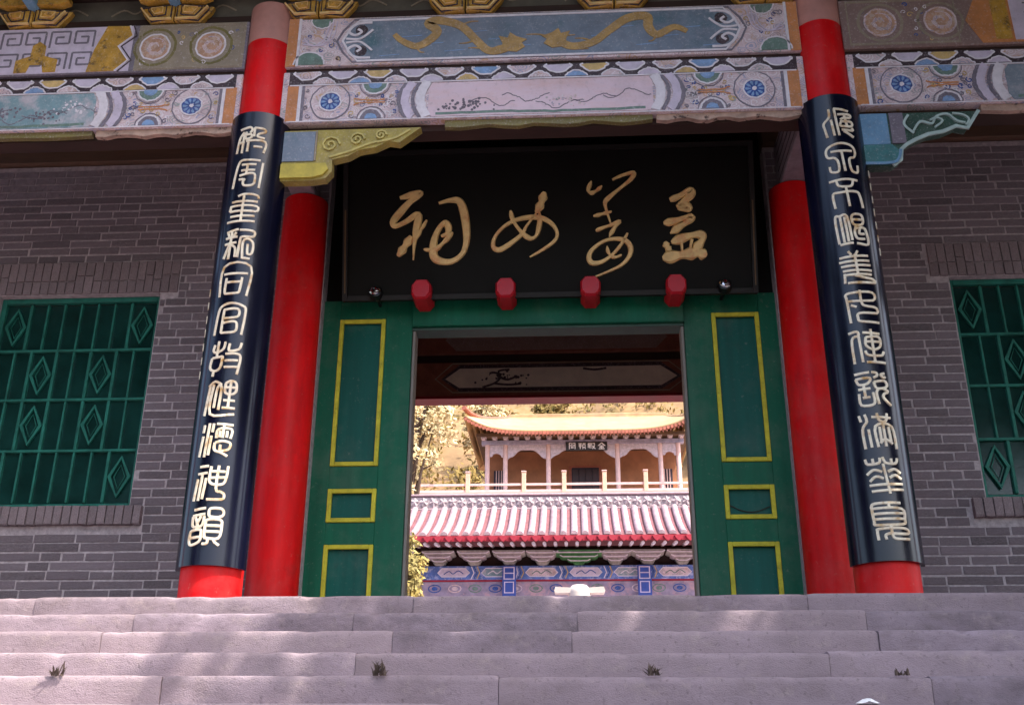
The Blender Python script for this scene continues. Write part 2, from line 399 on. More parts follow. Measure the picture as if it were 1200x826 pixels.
tag(mb.build('paper_scrap', M('white_paper', '#f0eeee', .8, .04, 10)), 'crumpled white scrap of paper lying low on the steps', 'paper')

# ------------------------------------------------------------------ the gate building
gate = thing('temple_gate', (0, 0, 0), 'grey brick temple gate with red columns, painted beams and open green doorway', 'gate')

def column(x, y, r, z1, band_z=None):
    prof = [(r * 1.0, 0.046), (r, 1.0), (r * .985, 2.2), (r * .96, 3.4), (r * .93, band_z or z1)]
    c = MB().lathe(x, y, prof, 48).build('column', red, gate, True)
    MB().lathe(x, y, [(r * 1.35, 0), (r * 1.4, .02), (r * 1.3, .045), (r * 1.02, .047)], 32).build('base_stone', stone, c, True)
    if band_z:
        MB().lathe(x, y, [(r * .945, band_z), (r * .945, band_z + .02), (r * .93, z1)], 48).build('faded_band', faded, c, True)
    return c
for x in (-6.3, -2.15, 2.15, 6.3): column(x, 0, 0.2, 4.78, 4.42 if abs(x) < 3 else 4.4)
for x in (-2.15, 2.15): column(x, 1.40, 0.205, 3.86)

# walls of brick -------------------------------------------------
ROW = 0.0745
WY = 1.45
def brick_unit(seed):
    rnd = random.Random(seed); c = 0.02
    mb = MB(); j = lambda s: rnd.uniform(-s, s)
    # unit brick: x 0..1, z 0..1, face towards -y with worn arrises
    e = 0.014; ez = 0.07
    v = [(0, .05, 0), (1, .05, 0), (1, .05, 1), (0, .05, 1), (0 + j(.004), .003, 0 + j(.03)), (1 + j(.004), .003, j(.03)), (1 + j(.004), .003, 1 + j(.03)), (j(.004), .003, 1 + j(.03)),
         (e + j(.006), j(.002), ez + j(.06)), (1 - e + j(.012), j(.002), ez + j(.06)), (1 - e + j(.012), j(.002), 1 - ez + j(.06)), (e + j(.012), j(.002), 1 - ez + j(.06))]
    f = [(8, 9, 10, 11)] + [(4 + i, 4 + (i + 1) % 4, 8 + (i + 1) % 4, 8 + i) for i in range(4)] + [(i, (i + 1) % 4, 4 + (i + 1) % 4, 4 + i) for i in range(4)]
    return mb.add(v, f)
BR = [brick_unit(i).mesh('brick', brick_m) for i in range(8)]
BP = [brick_unit(i + 20).mesh('brick', brick_pale) for i in range(6)]

def wall(sgn):
    xa, xb = 2.33, 6.2
    wx0, wx1, wz0, wz1 = 3.40, 4.86, 1.11, 3.03
    S = lambda a, b: (min(a * sgn, b * sgn), max(a * sgn, b * sgn))
    core = MB()
    for a, b, z0, z1 in ((1.95, wx0, 0, 4.36), (wx1, xb, 0, 4.36), (wx0, wx1, 0, wz0), (wx0, wx1, wz1, 4.36)):
        x0, x1 = S(a, b); core.box(x0, x1, WY + .0045, WY + .36, z0, z1)
    w = core.build('brick_wall', mortar, gate)
    rnd = random.Random(5 + (sgn > 0)); far = MB()
    boxes = [(wx0, wx1, wz0 - .002, wz1), (wx0 - .155, wx1 + .155, wz1, wz1 + .315), (wx0 - .125, wx1 + .125, wz0 - .165, wz0)]
    xlim = 4.9 if sgn < 0 else 4.15
    n = 0
    for r_ in range(int(4.34 / ROW)):
        z0 = r_ * ROW; z1 = z0 + ROW - 0.0125
        x = 1.97 - rnd.uniform(0, .3)
        while x < xb:
            L = rnd.choice((.37, .37, .36, .27, .185, .185, .24)) + rnd.uniform(-.012, .012)
            if rnd.random() < .06: L += .16
            segs = [(max(x, 1.97), min(x + L - .0125, xb))]; x += L
            for bx0, bx1, bz0, bz1 in boxes:
                if z1 > bz0 + .008 and z0 < bz1 - .008:
                    ns = []
                    for a, b in segs:
                        if b <= bx0 or a >= bx1: ns.append((a, b)); continue
                        if a < bx0 - .008: ns.append((a, bx0 - .008))
                        if b > bx1 + .008: ns.append((bx1 + .008, b))
                    segs = ns
            for a, b in segs:
                if b - a < .03: continue
                x0, x1 = S(a, b); yj = rnd.uniform(-.004, .0015)
                if a < xlim and z1 > 0.36 and n < 298 and a > 2.25:
                    inst(BR[rnd.randrange(8)], 'brick', w, (x0 + rnd.uniform(-.002, .002), WY + yj + (rnd.uniform(.0, .002) if rnd.random() < .12 else 0), z0 + rnd.uniform(-.0025, .0025)), (x1 - x0 - rnd.uniform(0, .006), 1, (z1 - z0) * rnd.uniform(.93, 1.05)), (0, rnd.uniform(-.006, .006), 0)); n += 1
                else:
                    far.box(x0, x1, WY + yj, WY + .05, z0, z1)
    fo = far.build('brick_courses', brick_m, w); fo['kind'] = 'stuff'
    # soldier courses over and under the window
    lx = wx0 - .15
    while lx < wx1 + .14:
        b = lx + .078 + rnd.uniform(-.004, .004); k = rnd.choice((.12, .12, .17))
        x0, x1 = S(lx, b - .008)
        for z0, z1 in ((wz1 + .004, wz1 + k), (wz1 + k + .008, wz1 + .31)):
            inst(BP[rnd.randrange(6)], 'lintel_brick', w, (x0, WY - .014 + rnd.uniform(-.004, .004), z0), (x1 - x0, 1, z1 - z0))
        lx = b
    lx = wx0 - .12
    while lx < wx1 + .11:
        b = lx + .072 + rnd.uniform(-.004, .004); x0, x1 = S(lx, b - .008)
        inst(BP[rnd.randrange(6)], 'sill_brick', w, (x0, WY - .05 + rnd.uniform(-.004, .003), wz0 - .158), (x1 - x0, 2.0, .154))
        lx = b
    # window
    wf = MB(); Y0, Y1 = WY + .07, WY + .13
    x0, x1 = S(wx0, wx1)
    for a, b, c, d in ((x0, x0 + .045, wz0, wz1), (x1 - .045, x1, wz0, wz1), (x0 + .045, x1 - .045, wz0, wz0 + .045), (x0 + .045, x1 - .045, wz1 - .045, wz1)):
        wf.box(a, b, Y0, Y1, c, d, .005)
    win = wf.build('window', teal_frame, gate)
    iw0, iw1 = wx0 + .045, wx1 - .045; W = iw1 - iw0; rh = (wz1 - wz0 - .09) / 4
    for r_ in range(1, 4):
        a, b = S(iw0, iw1); z = wz0 + .045 + r_ * rh
        MB().box(a, b, Y0 + .006, Y1 - .006, z - .012, z + .012, .004).build('rail', teal_frame, win)
    u = W / 9.0
    for r_ in range(4):
        z0 = wz0 + .045 + r_ * rh + .012; z1 = z0 + rh - .024
        if r_ in (0, 3): cells = [('d', 1.5)] + [('g', 1)] * 6 + [('d', 1.5)]
        else: cells = [('g', 1), ('g', 1), ('d', 1.5), ('g', 1), ('g', 1), ('d', 1.5), ('g', 1), ('g', 1)]
        c = 0
        for i, (k, wd) in enumerate(cells):
            a = iw0 + c * u; b = a + wd * u; c += wd
            xa_, xb_ = S(a, b)
            j_ = [rnd.uniform(-.004, .004) for _ in range(4)]; pq = MB(); xq, xw = xa_ + .002, xb_ - .002; yy_ = Y1 - .02
            pq.add([(xq, yy_ + j_[0], z0), (xw, yy_ + j_[1], z0), (xw, yy_ + j_[2], z1), (xq, yy_ + j_[3], z1), (xq, yy_ + .008, z0), (xw, yy_ + .008, z0), (xw, yy_ + .008, z1), (xq, yy_ + .008, z1)], [(0, 1, 2, 3), (7, 6, 5, 4), (0, 4, 5, 1), (1, 5, 6, 2), (2, 6, 7, 3), (3, 7, 4, 0)]); pq.build('pane', glass, win)
            if i < len(cells) - 1:
                t = .013 if (k == 'd' or cells[i + 1][0] == 'd') else .0085
                e = b * sgn
                MB().box(e - t, e + t, Y0 + .010, Y1 - .008, z0 - .001, z1 + .001, .003).build('bar', teal_frame, win)
            if k == 'd':
                m_ = (xa_ + xb_) / 2; zm = (z0 + z1) / 2; hw = (xb_ - xa_) / 2 - .03; hh = (z1 - z0) / 2 - .05
                o = MB(); mpf = face_at(Y1 - .03)
                o.ribbon([(m_, zm - hh), (m_ + hw, zm), (m_, zm + hh), (m_ - hw, zm)], .030, mpf, 0, .022, closed=True)
                o.ribbon([(m_, zm - hh * .62), (m_ + hw * .55, zm), (m_, zm + hh * .62), (m_ - hw * .55, zm)], .007, mpf, 0, .012, closed=True)
                o.build('diamond', teal_frame, win)
    # dark room behind the window
    x0, x1 = S(wx0 - .1, wx1 + .1)
    room = MB()
    room.box(x0, x1, WY + 1.4, WY + 1.45, .9, 3.3); room.build('room_back', wood_dark, win)
    return w
wall(-1); wall(1)

# timbers of the porch -----------------------------------------------
for s in (-1, 1):
    a, b = sorted((s * 1.95, s * 6.3))
    MB().box(a, b, 1.40, 1.74, 4.37, 4.68, .01).build('wall_plate', wood_mid, gate)
    tb = MB().box(s * 2.15 - .11, s * 2.15 + .11, .16, 1.42, 3.87, 4.32, .012).build('tie_beam', M('tie_beam_paint', '#8a7f86', .6, .2, 8), gate)
    for k in range(5):
        z = 3.92 + k * .085
        MB().box(s * 2.15 - .114, s * 2.15 + .114, .24, 1.30, z, z + .012).build('painted_line', p_dark, tb)
    MB().box(s * 6.3 - .1, s * 6.3 + .1, .16, 1.42, 3.87, 4.32, .012).build('tie_beam', wood_mid, gate)
cl = MB().box(-6.6, 6.6, -.06, 1.9, 5.02, 5.06).build('porch_ceiling', wood_dark, gate)
for i in range(9):
    MB().box(-6.6, 6.6, -.03 + i * .2, -.03 + i * .2 + .19, 4.995, 5.018, .004).build('plank', wood_dark, cl)

# doorway --------------------------------------------------------------
DY = 1.55
for s in (-1, 1):
    S = lambda a, b: (min(a * s, b * s), max(a * s, b * s))
    root = MB(); x0, x1 = S(1.165, 1.99); root.box(x0, x1, DY + .03, DY + .07, .0, 2.96)
    pn = root.build('door_panel', green_in, gate)
    for a, b, z0, z1, nm in ((1.165, 1.40, .0, 2.96, 'stile'), (1.80, 1.99, .0, 2.96, 'stile'), (1.40, 1.80, 2.775, 2.96, 'rail'), (1.40, 1.80, 1.262, 1.455, 'rail'), (1.40, 1.80, .803, .985, 'rail'), (1.40, 1.80, 0, .12, 'rail')):
        x0, x1 = S(a, b); MB().box(x0, x1, DY, DY + .03, z0, z1, .003).build(nm, green, pn)
    for z0, z1 in ((1.455, 2.775), (.985, 1.262), (.12, .803)):
        x0, x1 = S(1.40, 1.80); t = .036; mo = MB(); y0, y1 = DY - .014, DY + .012
        mo.box(x0, x0 + t, y0, y1, z0, z1, .004); mo.box(x1 - t, x1, y0, y1, z0, z1, .004)
        mo.box(x0 + t, x1 - t, y0 + .001, y1, z1 - t, z1, .004); mo.box(x0 + t, x1 - t, y0 + .001, y1, z0, z0 + t, .004)
        mo.build('moulding', yellow, pn)
    if s > 0: MB().tube([(1.445 + .31 * t / 8, DY + .02, 1.10 - .05 * math.sin(math.pi * t / 8) - .01 * t / 8) for t in range(9)], .0035, 5).build('hanging_wire', wood_dark, pn)
    x0, x1 = S(1.137, 1.163)
    MB().box(x0, x1, DY + .01, DY + .16, 0, 2.68, .006).build('door_jamb', jamb_grey, gate)
    # opened door leaf folded back inside
    x0, x1 = S(1.46, 1.52)
    MB().box(x0, x1, DY + .30, DY + 1.35, .02, 2.66, .005).build('door_leaf', green, gate)
lin = MB().box(-1.163, 1.163, 1.50, 1.66, 2.685, 2.955, .006).build('lintel', green, gate)
MB().box(-1.163, 1.163, 1.54, 1.72, 2.662, 2.684, .003).build('lintel_soffit', M('soffit_green', '#3c5a50', .6, .15, 6), lin)
hexa = [(-.55, -1), (.55, -1), (1, -.45), (1, .45), (.55, 1), (-.55, 1), (-1, .45), (-1, -.45)]
for i in range(4):
    cx = -1.055 + i * .714; z = 2.905
    pg = MB()
    o0 = [(cx + .082 * a, z + .085 * b) for a, b in hexa]; o1 = [(cx + .084 * a, z + .092 * b) for a, b in hexa]; o2 = [(cx + .07 * a, z + .078 * b) for a, b in hexa]
    v = [(x, 1.5, q) for x, q in o0] + [(x, 1.24, q) for x, q in o1] + [(x, 1.215, q) for x, q in o2]
    f = [(k, (k + 1) % 8, 8 + (k + 1) % 8, 8 + k) for k in range(8)] + [(8 + k, 8 + (k + 1) % 8, 16 + (k + 1) % 8, 16 + k) for k in range(8)] + [tuple(range(16, 24))]
    pg.add(v, f); pg.build('door_peg', M('peg_red', '#c01428', .4, .08, 6), lin)
MB().box(-1.99, 1.99, 1.60, 1.70, 2.957, 5.0).build('transom_board', black_board, gate)
# threshold
MB().box(-1.1, 1.1, 1.52, 1.72, 0.004, .22, .01).build('threshold', red_dark, gate)

# ------------------------------------------------------------------ painted beams
BY = -0.12
F = face_at(BY)
LZ0, LZ1 = 3.665, 4.135      # lower beam
UZ0, UZ1 = 4.185, 4.645      # upper beam

def part(parent, name, mat, *fns):
    mb = MB()
    for fn in fns: fn(mb)
    return mb.build(name, mat, parent)
def jit(pts, s=.0022): return [(x + rj.gauss(0, s), z + rj.gauss(0, s)) for x, z in pts] if len(pts) > 4 else pts
rj = random.Random(77)
def P(pts, h0=0, h1=.003): return lambda mb: mb.plate(jit(pts), F, h0, h1)
def L(pts, w, h0=0, h1=.004, closed=False): return lambda mb: mb.ribbon(jit(pts), w, F, h0, h1, closed)

def rosette(b, cx, cz, r):
    part(b, 'petal_ring', p_base, P(circ(cx, cz, r * 1.95, rz=r * 2.05), .001, .0035))
    part(b, 'petal_outline', p_grey, L(circ(cx, cz, r * 1.95, rz=r * 2.05), .010, .001, .005, True))
    part(b, 'rosette', p_blue, P(circ(cx, cz, r), .0036, .007))
    pet = MB()
    for k in range(10):
        a = 36 * k
        pet.plate([(cx + r * q * math.cos(R(a + d)), cz + r * q * math.sin(R(a + d))) for q, d in ((.34, 0), (.62, 11), (.86, 8), (.9, 0), (.86, -8), (.62, -11))], F, .0072, .0092)
    pet.build('rosette_petals', p_blue_l, b)
    part(b, 'rosette_ring', p_white, L(circ(cx, cz, r * 1.06), r * .16, .0036, .0105, True))
    part(b, 'rosette_centre', p_white, P(circ(cx, cz, r * .22, 14), .0072, .012))

def half_rosette(b, cx, cz, r, a0, a1, mat=None):
    part(b, 'half_rosette', mat or p_green, P(arc(cx, cz, r, a0, a1), .0038, .007))
    part(b, 'half_rosette_ring', p_white, L(arc(cx, cz, r, a0, a1), .014, .0038, .009))
    part(b, 'half_rosette_heart', p_blue_l, P(arc(cx, cz, r * .55, a0, a1), .0072, .009))
    part(b, 'half_rosette_outline', p_grey, L(arc(cx, cz, r * 1.22, a0, a1), .007, .0038, .006))

p_ochre_soft = M('paint_soft_ochre', '#d8b878', .6, .2, 9)
def filler(b, x0, x1, z0, z1, n, skip=()):
    k = 0
    for _ in range(n * 4):
        if k >= n: break
        x, z = rj.uniform(x0, x1), rj.uniform(z0, z1)
        if any((x - a) ** 2 + (z - c) ** 2 < r * r for a, c, r in skip): continue
        r = rj.uniform(.014, .028); a0 = rj.uniform(0, 6.28); d = rj.choice((-1, 1))
        sp = [(x + r * (1 - t / 13) * math.cos(a0 + d * t * .62), z + r * (1 - t / 13) * math.sin(a0 + d * t * .62)) for t in range(11)]
        mb = MB(); mb.ribbon(sp, rj.uniform(.005, .009), F, .002, .0044 + .0002 * (k % 6)); mb.build('scroll', (p_white, p_blue, p_ochre_soft, p_grey, p_white)[k % 5], b); k += 1
def scallops(b, xa, xb, z):
    part(b, 'scallop_band', p_dark, P(rect(xa, xb, z - .128, z - .002), 0, .002))
    n = int(round((xb - xa) / .275)); st = (xb - xa) / n
    fills = (p_base, p_lilac, p_ochre_soft, p_lilac, p_base, p_blue_l)
    for i in range(n):
        c = xa + (i + .5) * st
        bowl = [(c - .085, z - .008), (c - .108, z - .022), (c - .085, z - .042), (c - .04, z - .078), (c + .04, z - .078), (c + .085, z - .042), (c + .108, z - .022), (c + .085, z - .008)]
        part(b, 'scallop_fill', fills[i % 6], P(bowl, .002, .004))
        part(b, 'scallop_line', p_white, L(smooth_line(bowl, 3), .013, .004, .007))
    for i in range(n + 1):
        c = xa + i * st
        hump = [(c - .088, z - .120), (c - .062, z - .092), (c - .028, z - .074), (c, z - .066), (c + .028, z - .074), (c + .062, z - .092), (c + .088, z - .120)]
        hump = [(min(max(x, xa + .004), xb - .004), q) for x, q in hump]
        if 0 < i < n:
            part(b, 'scallop_fill', fills[(i + 3) % 6], P(hump, .002, .0036))
            part(b, 'scallop_line', p_white, L(smooth_line(hump, 3), .011, .004, .0068))

def curved_end(b, x, s, z0, z1, mat, w, bulge, h=.004):
    # bracket-shaped arc whose belly points away from the panel (direction s)
    zm = (z0 + z1) / 2; hz = (z1 - z0) / 2
    pts = [(x + s * bulge * (1 - (t / 10) ** 2), zm + hz * t / 10) for t in range(-10, 11)]
    part(b, 'curved_band', mat, L(pts, w, .0035, .0035 + h))
    return pts

def end_zone(b, xc, s, z0, z1):
    """painted beam end beside the column at xc; s = direction away from the column"""
    g_ = lambda d: xc + s * d
    a, c = sorted((g_(.0), g_(.085)))
    part(b, 'orange_stripe', p_orange, P(rect(a, c, z0, z1 - .13), .001, .004))
    a, c = sorted((g_(.087), g_(.112)))
    part(b, 'white_stripe', p_white, P(rect(a, c, z0, z1 - .13), .001, .006))
    a, c = sorted((g_(.114), g_(.135)))
    part(b, 'grey_stripe', p_grey, P(rect(a, c, z0, z1 - .13), .001, .004))
    zt = z1 - .132
    xr = sorted((g_(.15), g_(.86))); filler(b, xr[0], xr[1], z0 + .02, zt - .02, 34, ((g_(.34), (z0 + zt) / 2, .185), (g_(.68), zt, .13), (g_(.66), z0, .12)))
    rosette(b, g_(.34), (z0 + zt) / 2 + .005, .078)
    half_rosette(b, g_(.68), zt, .098, 180, 360)
    half_rosette(b, g_(.66), z0 + .004, .088, 0, 180, p_grey)
    part(b, 'scroll_line', p_orange, L(smooth_line([(g_(.52), (z0 + zt) / 2 + .03), (g_(.60), (z0 + zt) / 2 + .012), (g_(.76), (z0 + zt) / 2 + .012)]), .010, .003, .006),
         L(smooth_line([(g_(.52), (z0 + zt) / 2 - .03), (g_(.60), (z0 + zt) / 2 - .012), (g_(.76), (z0 + zt) / 2 - .012)]), .010, .003, .006))
    curved_end(b, g_(.93), -s, z0 + .008, zt - .004, p_grey, .034, .06)
    curved_end(b, g_(.975), -s, z0 + .008, zt - .004, p_lilac, .062, .06, .006)
    curved_end(b, g_(1.03), -s, z0 + .008, zt - .004, p_grey, .026, .055)
    curved_end(b, g_(1.085), -s, z0 + .008, zt - .004, p_white, .07, .05, .006)

rp = random.Random(3)
def landscape(b, xa, xb, z0, z1, mat, ink, trees):
    pts = [(xa, z0 + .05), (xa + .03, z0 + .005), (xb - .03, z0 + .005), (xb, z0 + .05), (xb, z1 - .05), (xb - .03, z1 - .005), (xa + .03, z1 - .005), (xa, z1 - .05)]
    part(b, 'landscape_panel', mat, P(pts, .002, .006))
    for k in range(5):
        x = xa + (xb - xa) * (.18 + .15 * k); ln = []
        zz = z0 + (z1 - z0) * (.4 + .12 * math.sin(k * 2.1))
        for i in range(9): ln.append((x + i * .045, zz + .05 * math.sin(i * .8 + k) * math.exp(-abs(i - 4) * .2) + rp.uniform(-.008, .008)))
        part(b, 'hill_stroke', ink, L(smooth_line(ln, 4), .007, .006, .0075))
    part(b, 'shore_wash', p_green, L(smooth_line([(xa + .06, z0 + .028), (xa + (xb - xa) * .3, z0 + .034), (xa + (xb - xa) * .6, z0 + .022), (xb - .06, z0 + .03)], 8), .022, .006, .0072))
    for (u, v, m) in trees:
        mb = MB()
        for i in range(26):
            mb.plate(circ(xa + (xb - xa) * u + rp.gauss(0, .075), z0 + (z1 - z0) * v + rp.gauss(0, .028), rp.uniform(.005, .013), 6), F, .006, .0078 + i * .0001)
        mb.build('painted_grove', m, b)['kind'] = 'stuff'

def lower_beam(xa, xb, ends, scene_mat, ink, trees):
    b = MB().box(xa, xb, BY, .12, LZ0, LZ1, .006).build('lower_beam', p_base, gate)
    scallops(b, xa + .05, xb - .05, LZ1)
    zt = LZ1 - .132
    part(b, 'border_line', p_white, P(rect(xa + .06, xb - .06, zt - .006, zt + .004), .002, .0085))
    part(b, 'border_line', p_white, P(rect(xa + .06, xb - .06, LZ0 + .001, LZ0 + .009), .002, .0085))
    for x, s in ends: end_zone(b, x, s, LZ0 + .011, LZ1)
    landscape(b, xa + 1.14, xb - 1.14, LZ0 + .012, zt - .008, scene_mat, ink, trees)
    return b
lower_beam(-1.99, 1.99, ((-1.945, 1), (1.945, -1)), p_scene_pink, p_ink, [(.13, .30, p_ink), (.2, .34, p_ink), (.62, .35, p_base)])
lower_beam(-6.14, -2.31, ((-2.345, -1), (-6.1, 1)), p_scene_teal, p_grey, [(.55, .5, p_grey), (.75, .35, p_ink), (.9, .6, p_white)])
lower_beam(2.31, 6.14, ((2.345, 1), (6.1, -1)), p_scene_slate, p_grey, [(.35, .55, p_ochre), (.42, .6, p_tan), (.55, .5, p_ochre)])

# dark rail in the gap between the two beams
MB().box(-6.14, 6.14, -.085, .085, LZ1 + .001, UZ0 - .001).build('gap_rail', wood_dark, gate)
# thin trim rails under the lower beam
trim_p = M('trim_pale_worn', '#b79c8c', .7, .25, 9, .2, spots='#4a3a34', spot_scale=14, spot_lo=.58, spot_hi=.64)
for xa, xb, m in ((-.72, .84, p_olive), (.87, 1.94, trim_p), (-6.1, -3.45, p_olive), (-3.42, -2.34, trim_p), (3.24, 6.1, trim_p)):
    mb = MB(); n = 14; pts = [(xa + (xb - xa) * i / n, LZ0 - .052 - .010 * math.sin(i * 1.7) + rp.uniform(-.008, .008)) for i in range(n + 1)]
    mb.prism([(xa, LZ0 - .002)] + pts + [(xb, LZ0 - .002)], -.095, -.05); mb.build('trim_rail', m, gate)
MB().box(-6.1, 6.1, -.04, .10, LZ0 - .055, LZ0 - .001).build('under_rail', wood_dark, gate)

# upper beam -----------------------------------------------------
def upper_centre():
    b = MB().box(-1.99, 1.99, BY, .12, UZ0, UZ1, .006).build('upper_beam', p_base, gate)
    z0, z1 = UZ0 + .012, UZ1 - .012; zm = (z0 + z1) / 2
    pts = [(-1.42, z0 + .02), (1.42, z0 + .02), (1.50, zm - .1), (1.545, zm), (1.50, zm + .1), (1.42, z1 - .02), (-1.42, z1 - .02), (-1.50, zm + .1), (-1.545, zm), (-1.50, zm - .1)]
    part(b, 'dragon_panel', p_slate, P(pts, .001, .004))
    part(b, 'panel_border', p_white, L(pts, .018, .001, .008, True))
    part(b, 'panel_grey_line', p_grey, L([(x * 1.03, zm + (z - zm) * 1.03) for x, z in pts], .016, .001, .0055, True))  # grey painted line outside the white border
    dl = [(-1.139, 4.461), (-1.077, 4.396), (-0.965, 4.34), (-0.866, 4.388), (-0.802, 4.478), (-0.872, 4.554), (-0.789, 4.582), (-0.619, 4.522), (-0.498, 4.383), (-0.397, 4.276), (-0.281, 4.282), (-0.199, 4.34)]
    dr = [(1.136, 4.396), (1.04, 4.441), (0.906, 4.375), (0.843, 4.449), (0.831, 4.553), (0.682, 4.539), (0.53, 4.422), (0.412, 4.324), (0.247, 4.291), (0.116, 4.367)]
    for pl_, s in ((dl, 1), (dr, -1)):
        mb = MB(); ln = smooth_line(pl_, 6)
        mb.ribbon(ln, .075, F, .004, .009, taper=lambda t: .35 + .65 * math.sin(min(1, t * 1.3 + .12) * 2.2))
        mb.build('dragon_body', p_gold, b)
        x, z = pl_[-1]; d = MB()
        d.plate([(x - s * .09, z - .07), (x + s * .02, z - .085), (x + s * .085, z - .04), (x + s * .06, z + .0), (x + s * .10, z + .03), (x + s * .02, z + .06), (x - s * .03, z + .10), (x - s * .05, z + .05), (x - s * .12, z + .07), (x - s * .09, z)], F, .005, .0105)
        d.build('dragon_head', p_gold, b)
        for k, (i, dx, dz) in enumerate(((2, -.10, .05), (2, .07, -.06), (7, .14, .04), (8, -.13, -.03), (9, .22, .05), (9, -.16, .03))):
            q = pl_[min(i, len(pl_) - 1)]
            c = MB(); c.ribbon(smooth_line([q, (q[0] + s * dx * .5, q[1] + dz * .9), (q[0] + s * dx, q[1] + dz)], 4), .016, F, .004, .0085 + k * .0002, taper=lambda t: 1.2 - t)
            c.build('dragon_limb', p_gold, b)
        for k in range(7):
            x = s * (-1.25 + k * .17); w = MB(); w.ribbon([(x, 4.26 + .25 * ((k * 37) % 10) / 10), (x + .16, 4.27 + .25 * ((k * 37) % 10) / 10)], .006, F, .004, .0052 + k * .0001)
            w.build('cloud_stroke', p_blue_l, b)
    for s in (-1, 1):
        # curled panel end
        mb = MB()
        for dz in (-1, 1):
            mb.ribbon(smooth_line([(s * 1.32, zm + dz * .17), (s * 1.44, zm + dz * .16), (s * 1.50, zm + dz * .09), (s * 1.45, zm + dz * .05), (s * 1.40, zm + dz * .08), (s * 1.43, zm + dz * .11)], 5), .02, F, .004, .010)
            mb.ribbon(smooth_line([(s * 1.52, zm + dz * .02), (s * 1.42, zm + dz * .012), (s * 1.36, zm + dz * .05), (s * 1.31, zm + dz * .10)], 5), .016, F, .004, .0102)
        mb.build('curled_end', p_white, b)
        for dz in (-1, 1): part(b, 'curl_eye', p_dark, P(circ(s * 1.40, zm + dz * .1, .05, 16), .0035, .0062))
        part(b, 'corner_rosette', p_green, P(arc(s * 1.80, z0, .115, 0, 180), .002, .006)); part(b, 'corner_rosette_ring', p_white, L(arc(s * 1.80, z0, .12, 0, 180), .012, .002, .008))
        part(b, 'corner_rosette', p_green, P(arc(s * 1.72, z1, .085, 180, 360), .002, .006)); part(b, 'corner_rosette_ring', p_white, L(arc(s * 1.72, z1, .09, 180, 360), .010, .002, .008))
        for k in range(3):
            part(b, 'ray_line', p_lilac, L(smooth_line([(s * (1.60 + .03 * k), z1 - .02), (s * (1.63 + .03 * k), zm + .03), (s * (1.72 + .03 * k), zm - .04), (s * 1.86, zm - .02 + .03 * k)], 4), .009, .002, .0062 + k * .0003))
        xr = sorted((s * 1.56, s * 1.87)); filler(b, xr[0], xr[1], z0 + .03, z1 - .03, 14, ((s * 1.80, z0, .14), (s * 1.72, z1, .11)))
        part(b, 'white_stripe', p_white, P(rect(*sorted((s * 1.885, s * 1.905)), UZ0, UZ1), .001, .008))
        part(b, 'orange_stripe', p_orange, P(rect(*sorted((s * 1.907, s * 1.985)), UZ0, UZ1), .001, .006))
upper_centre()

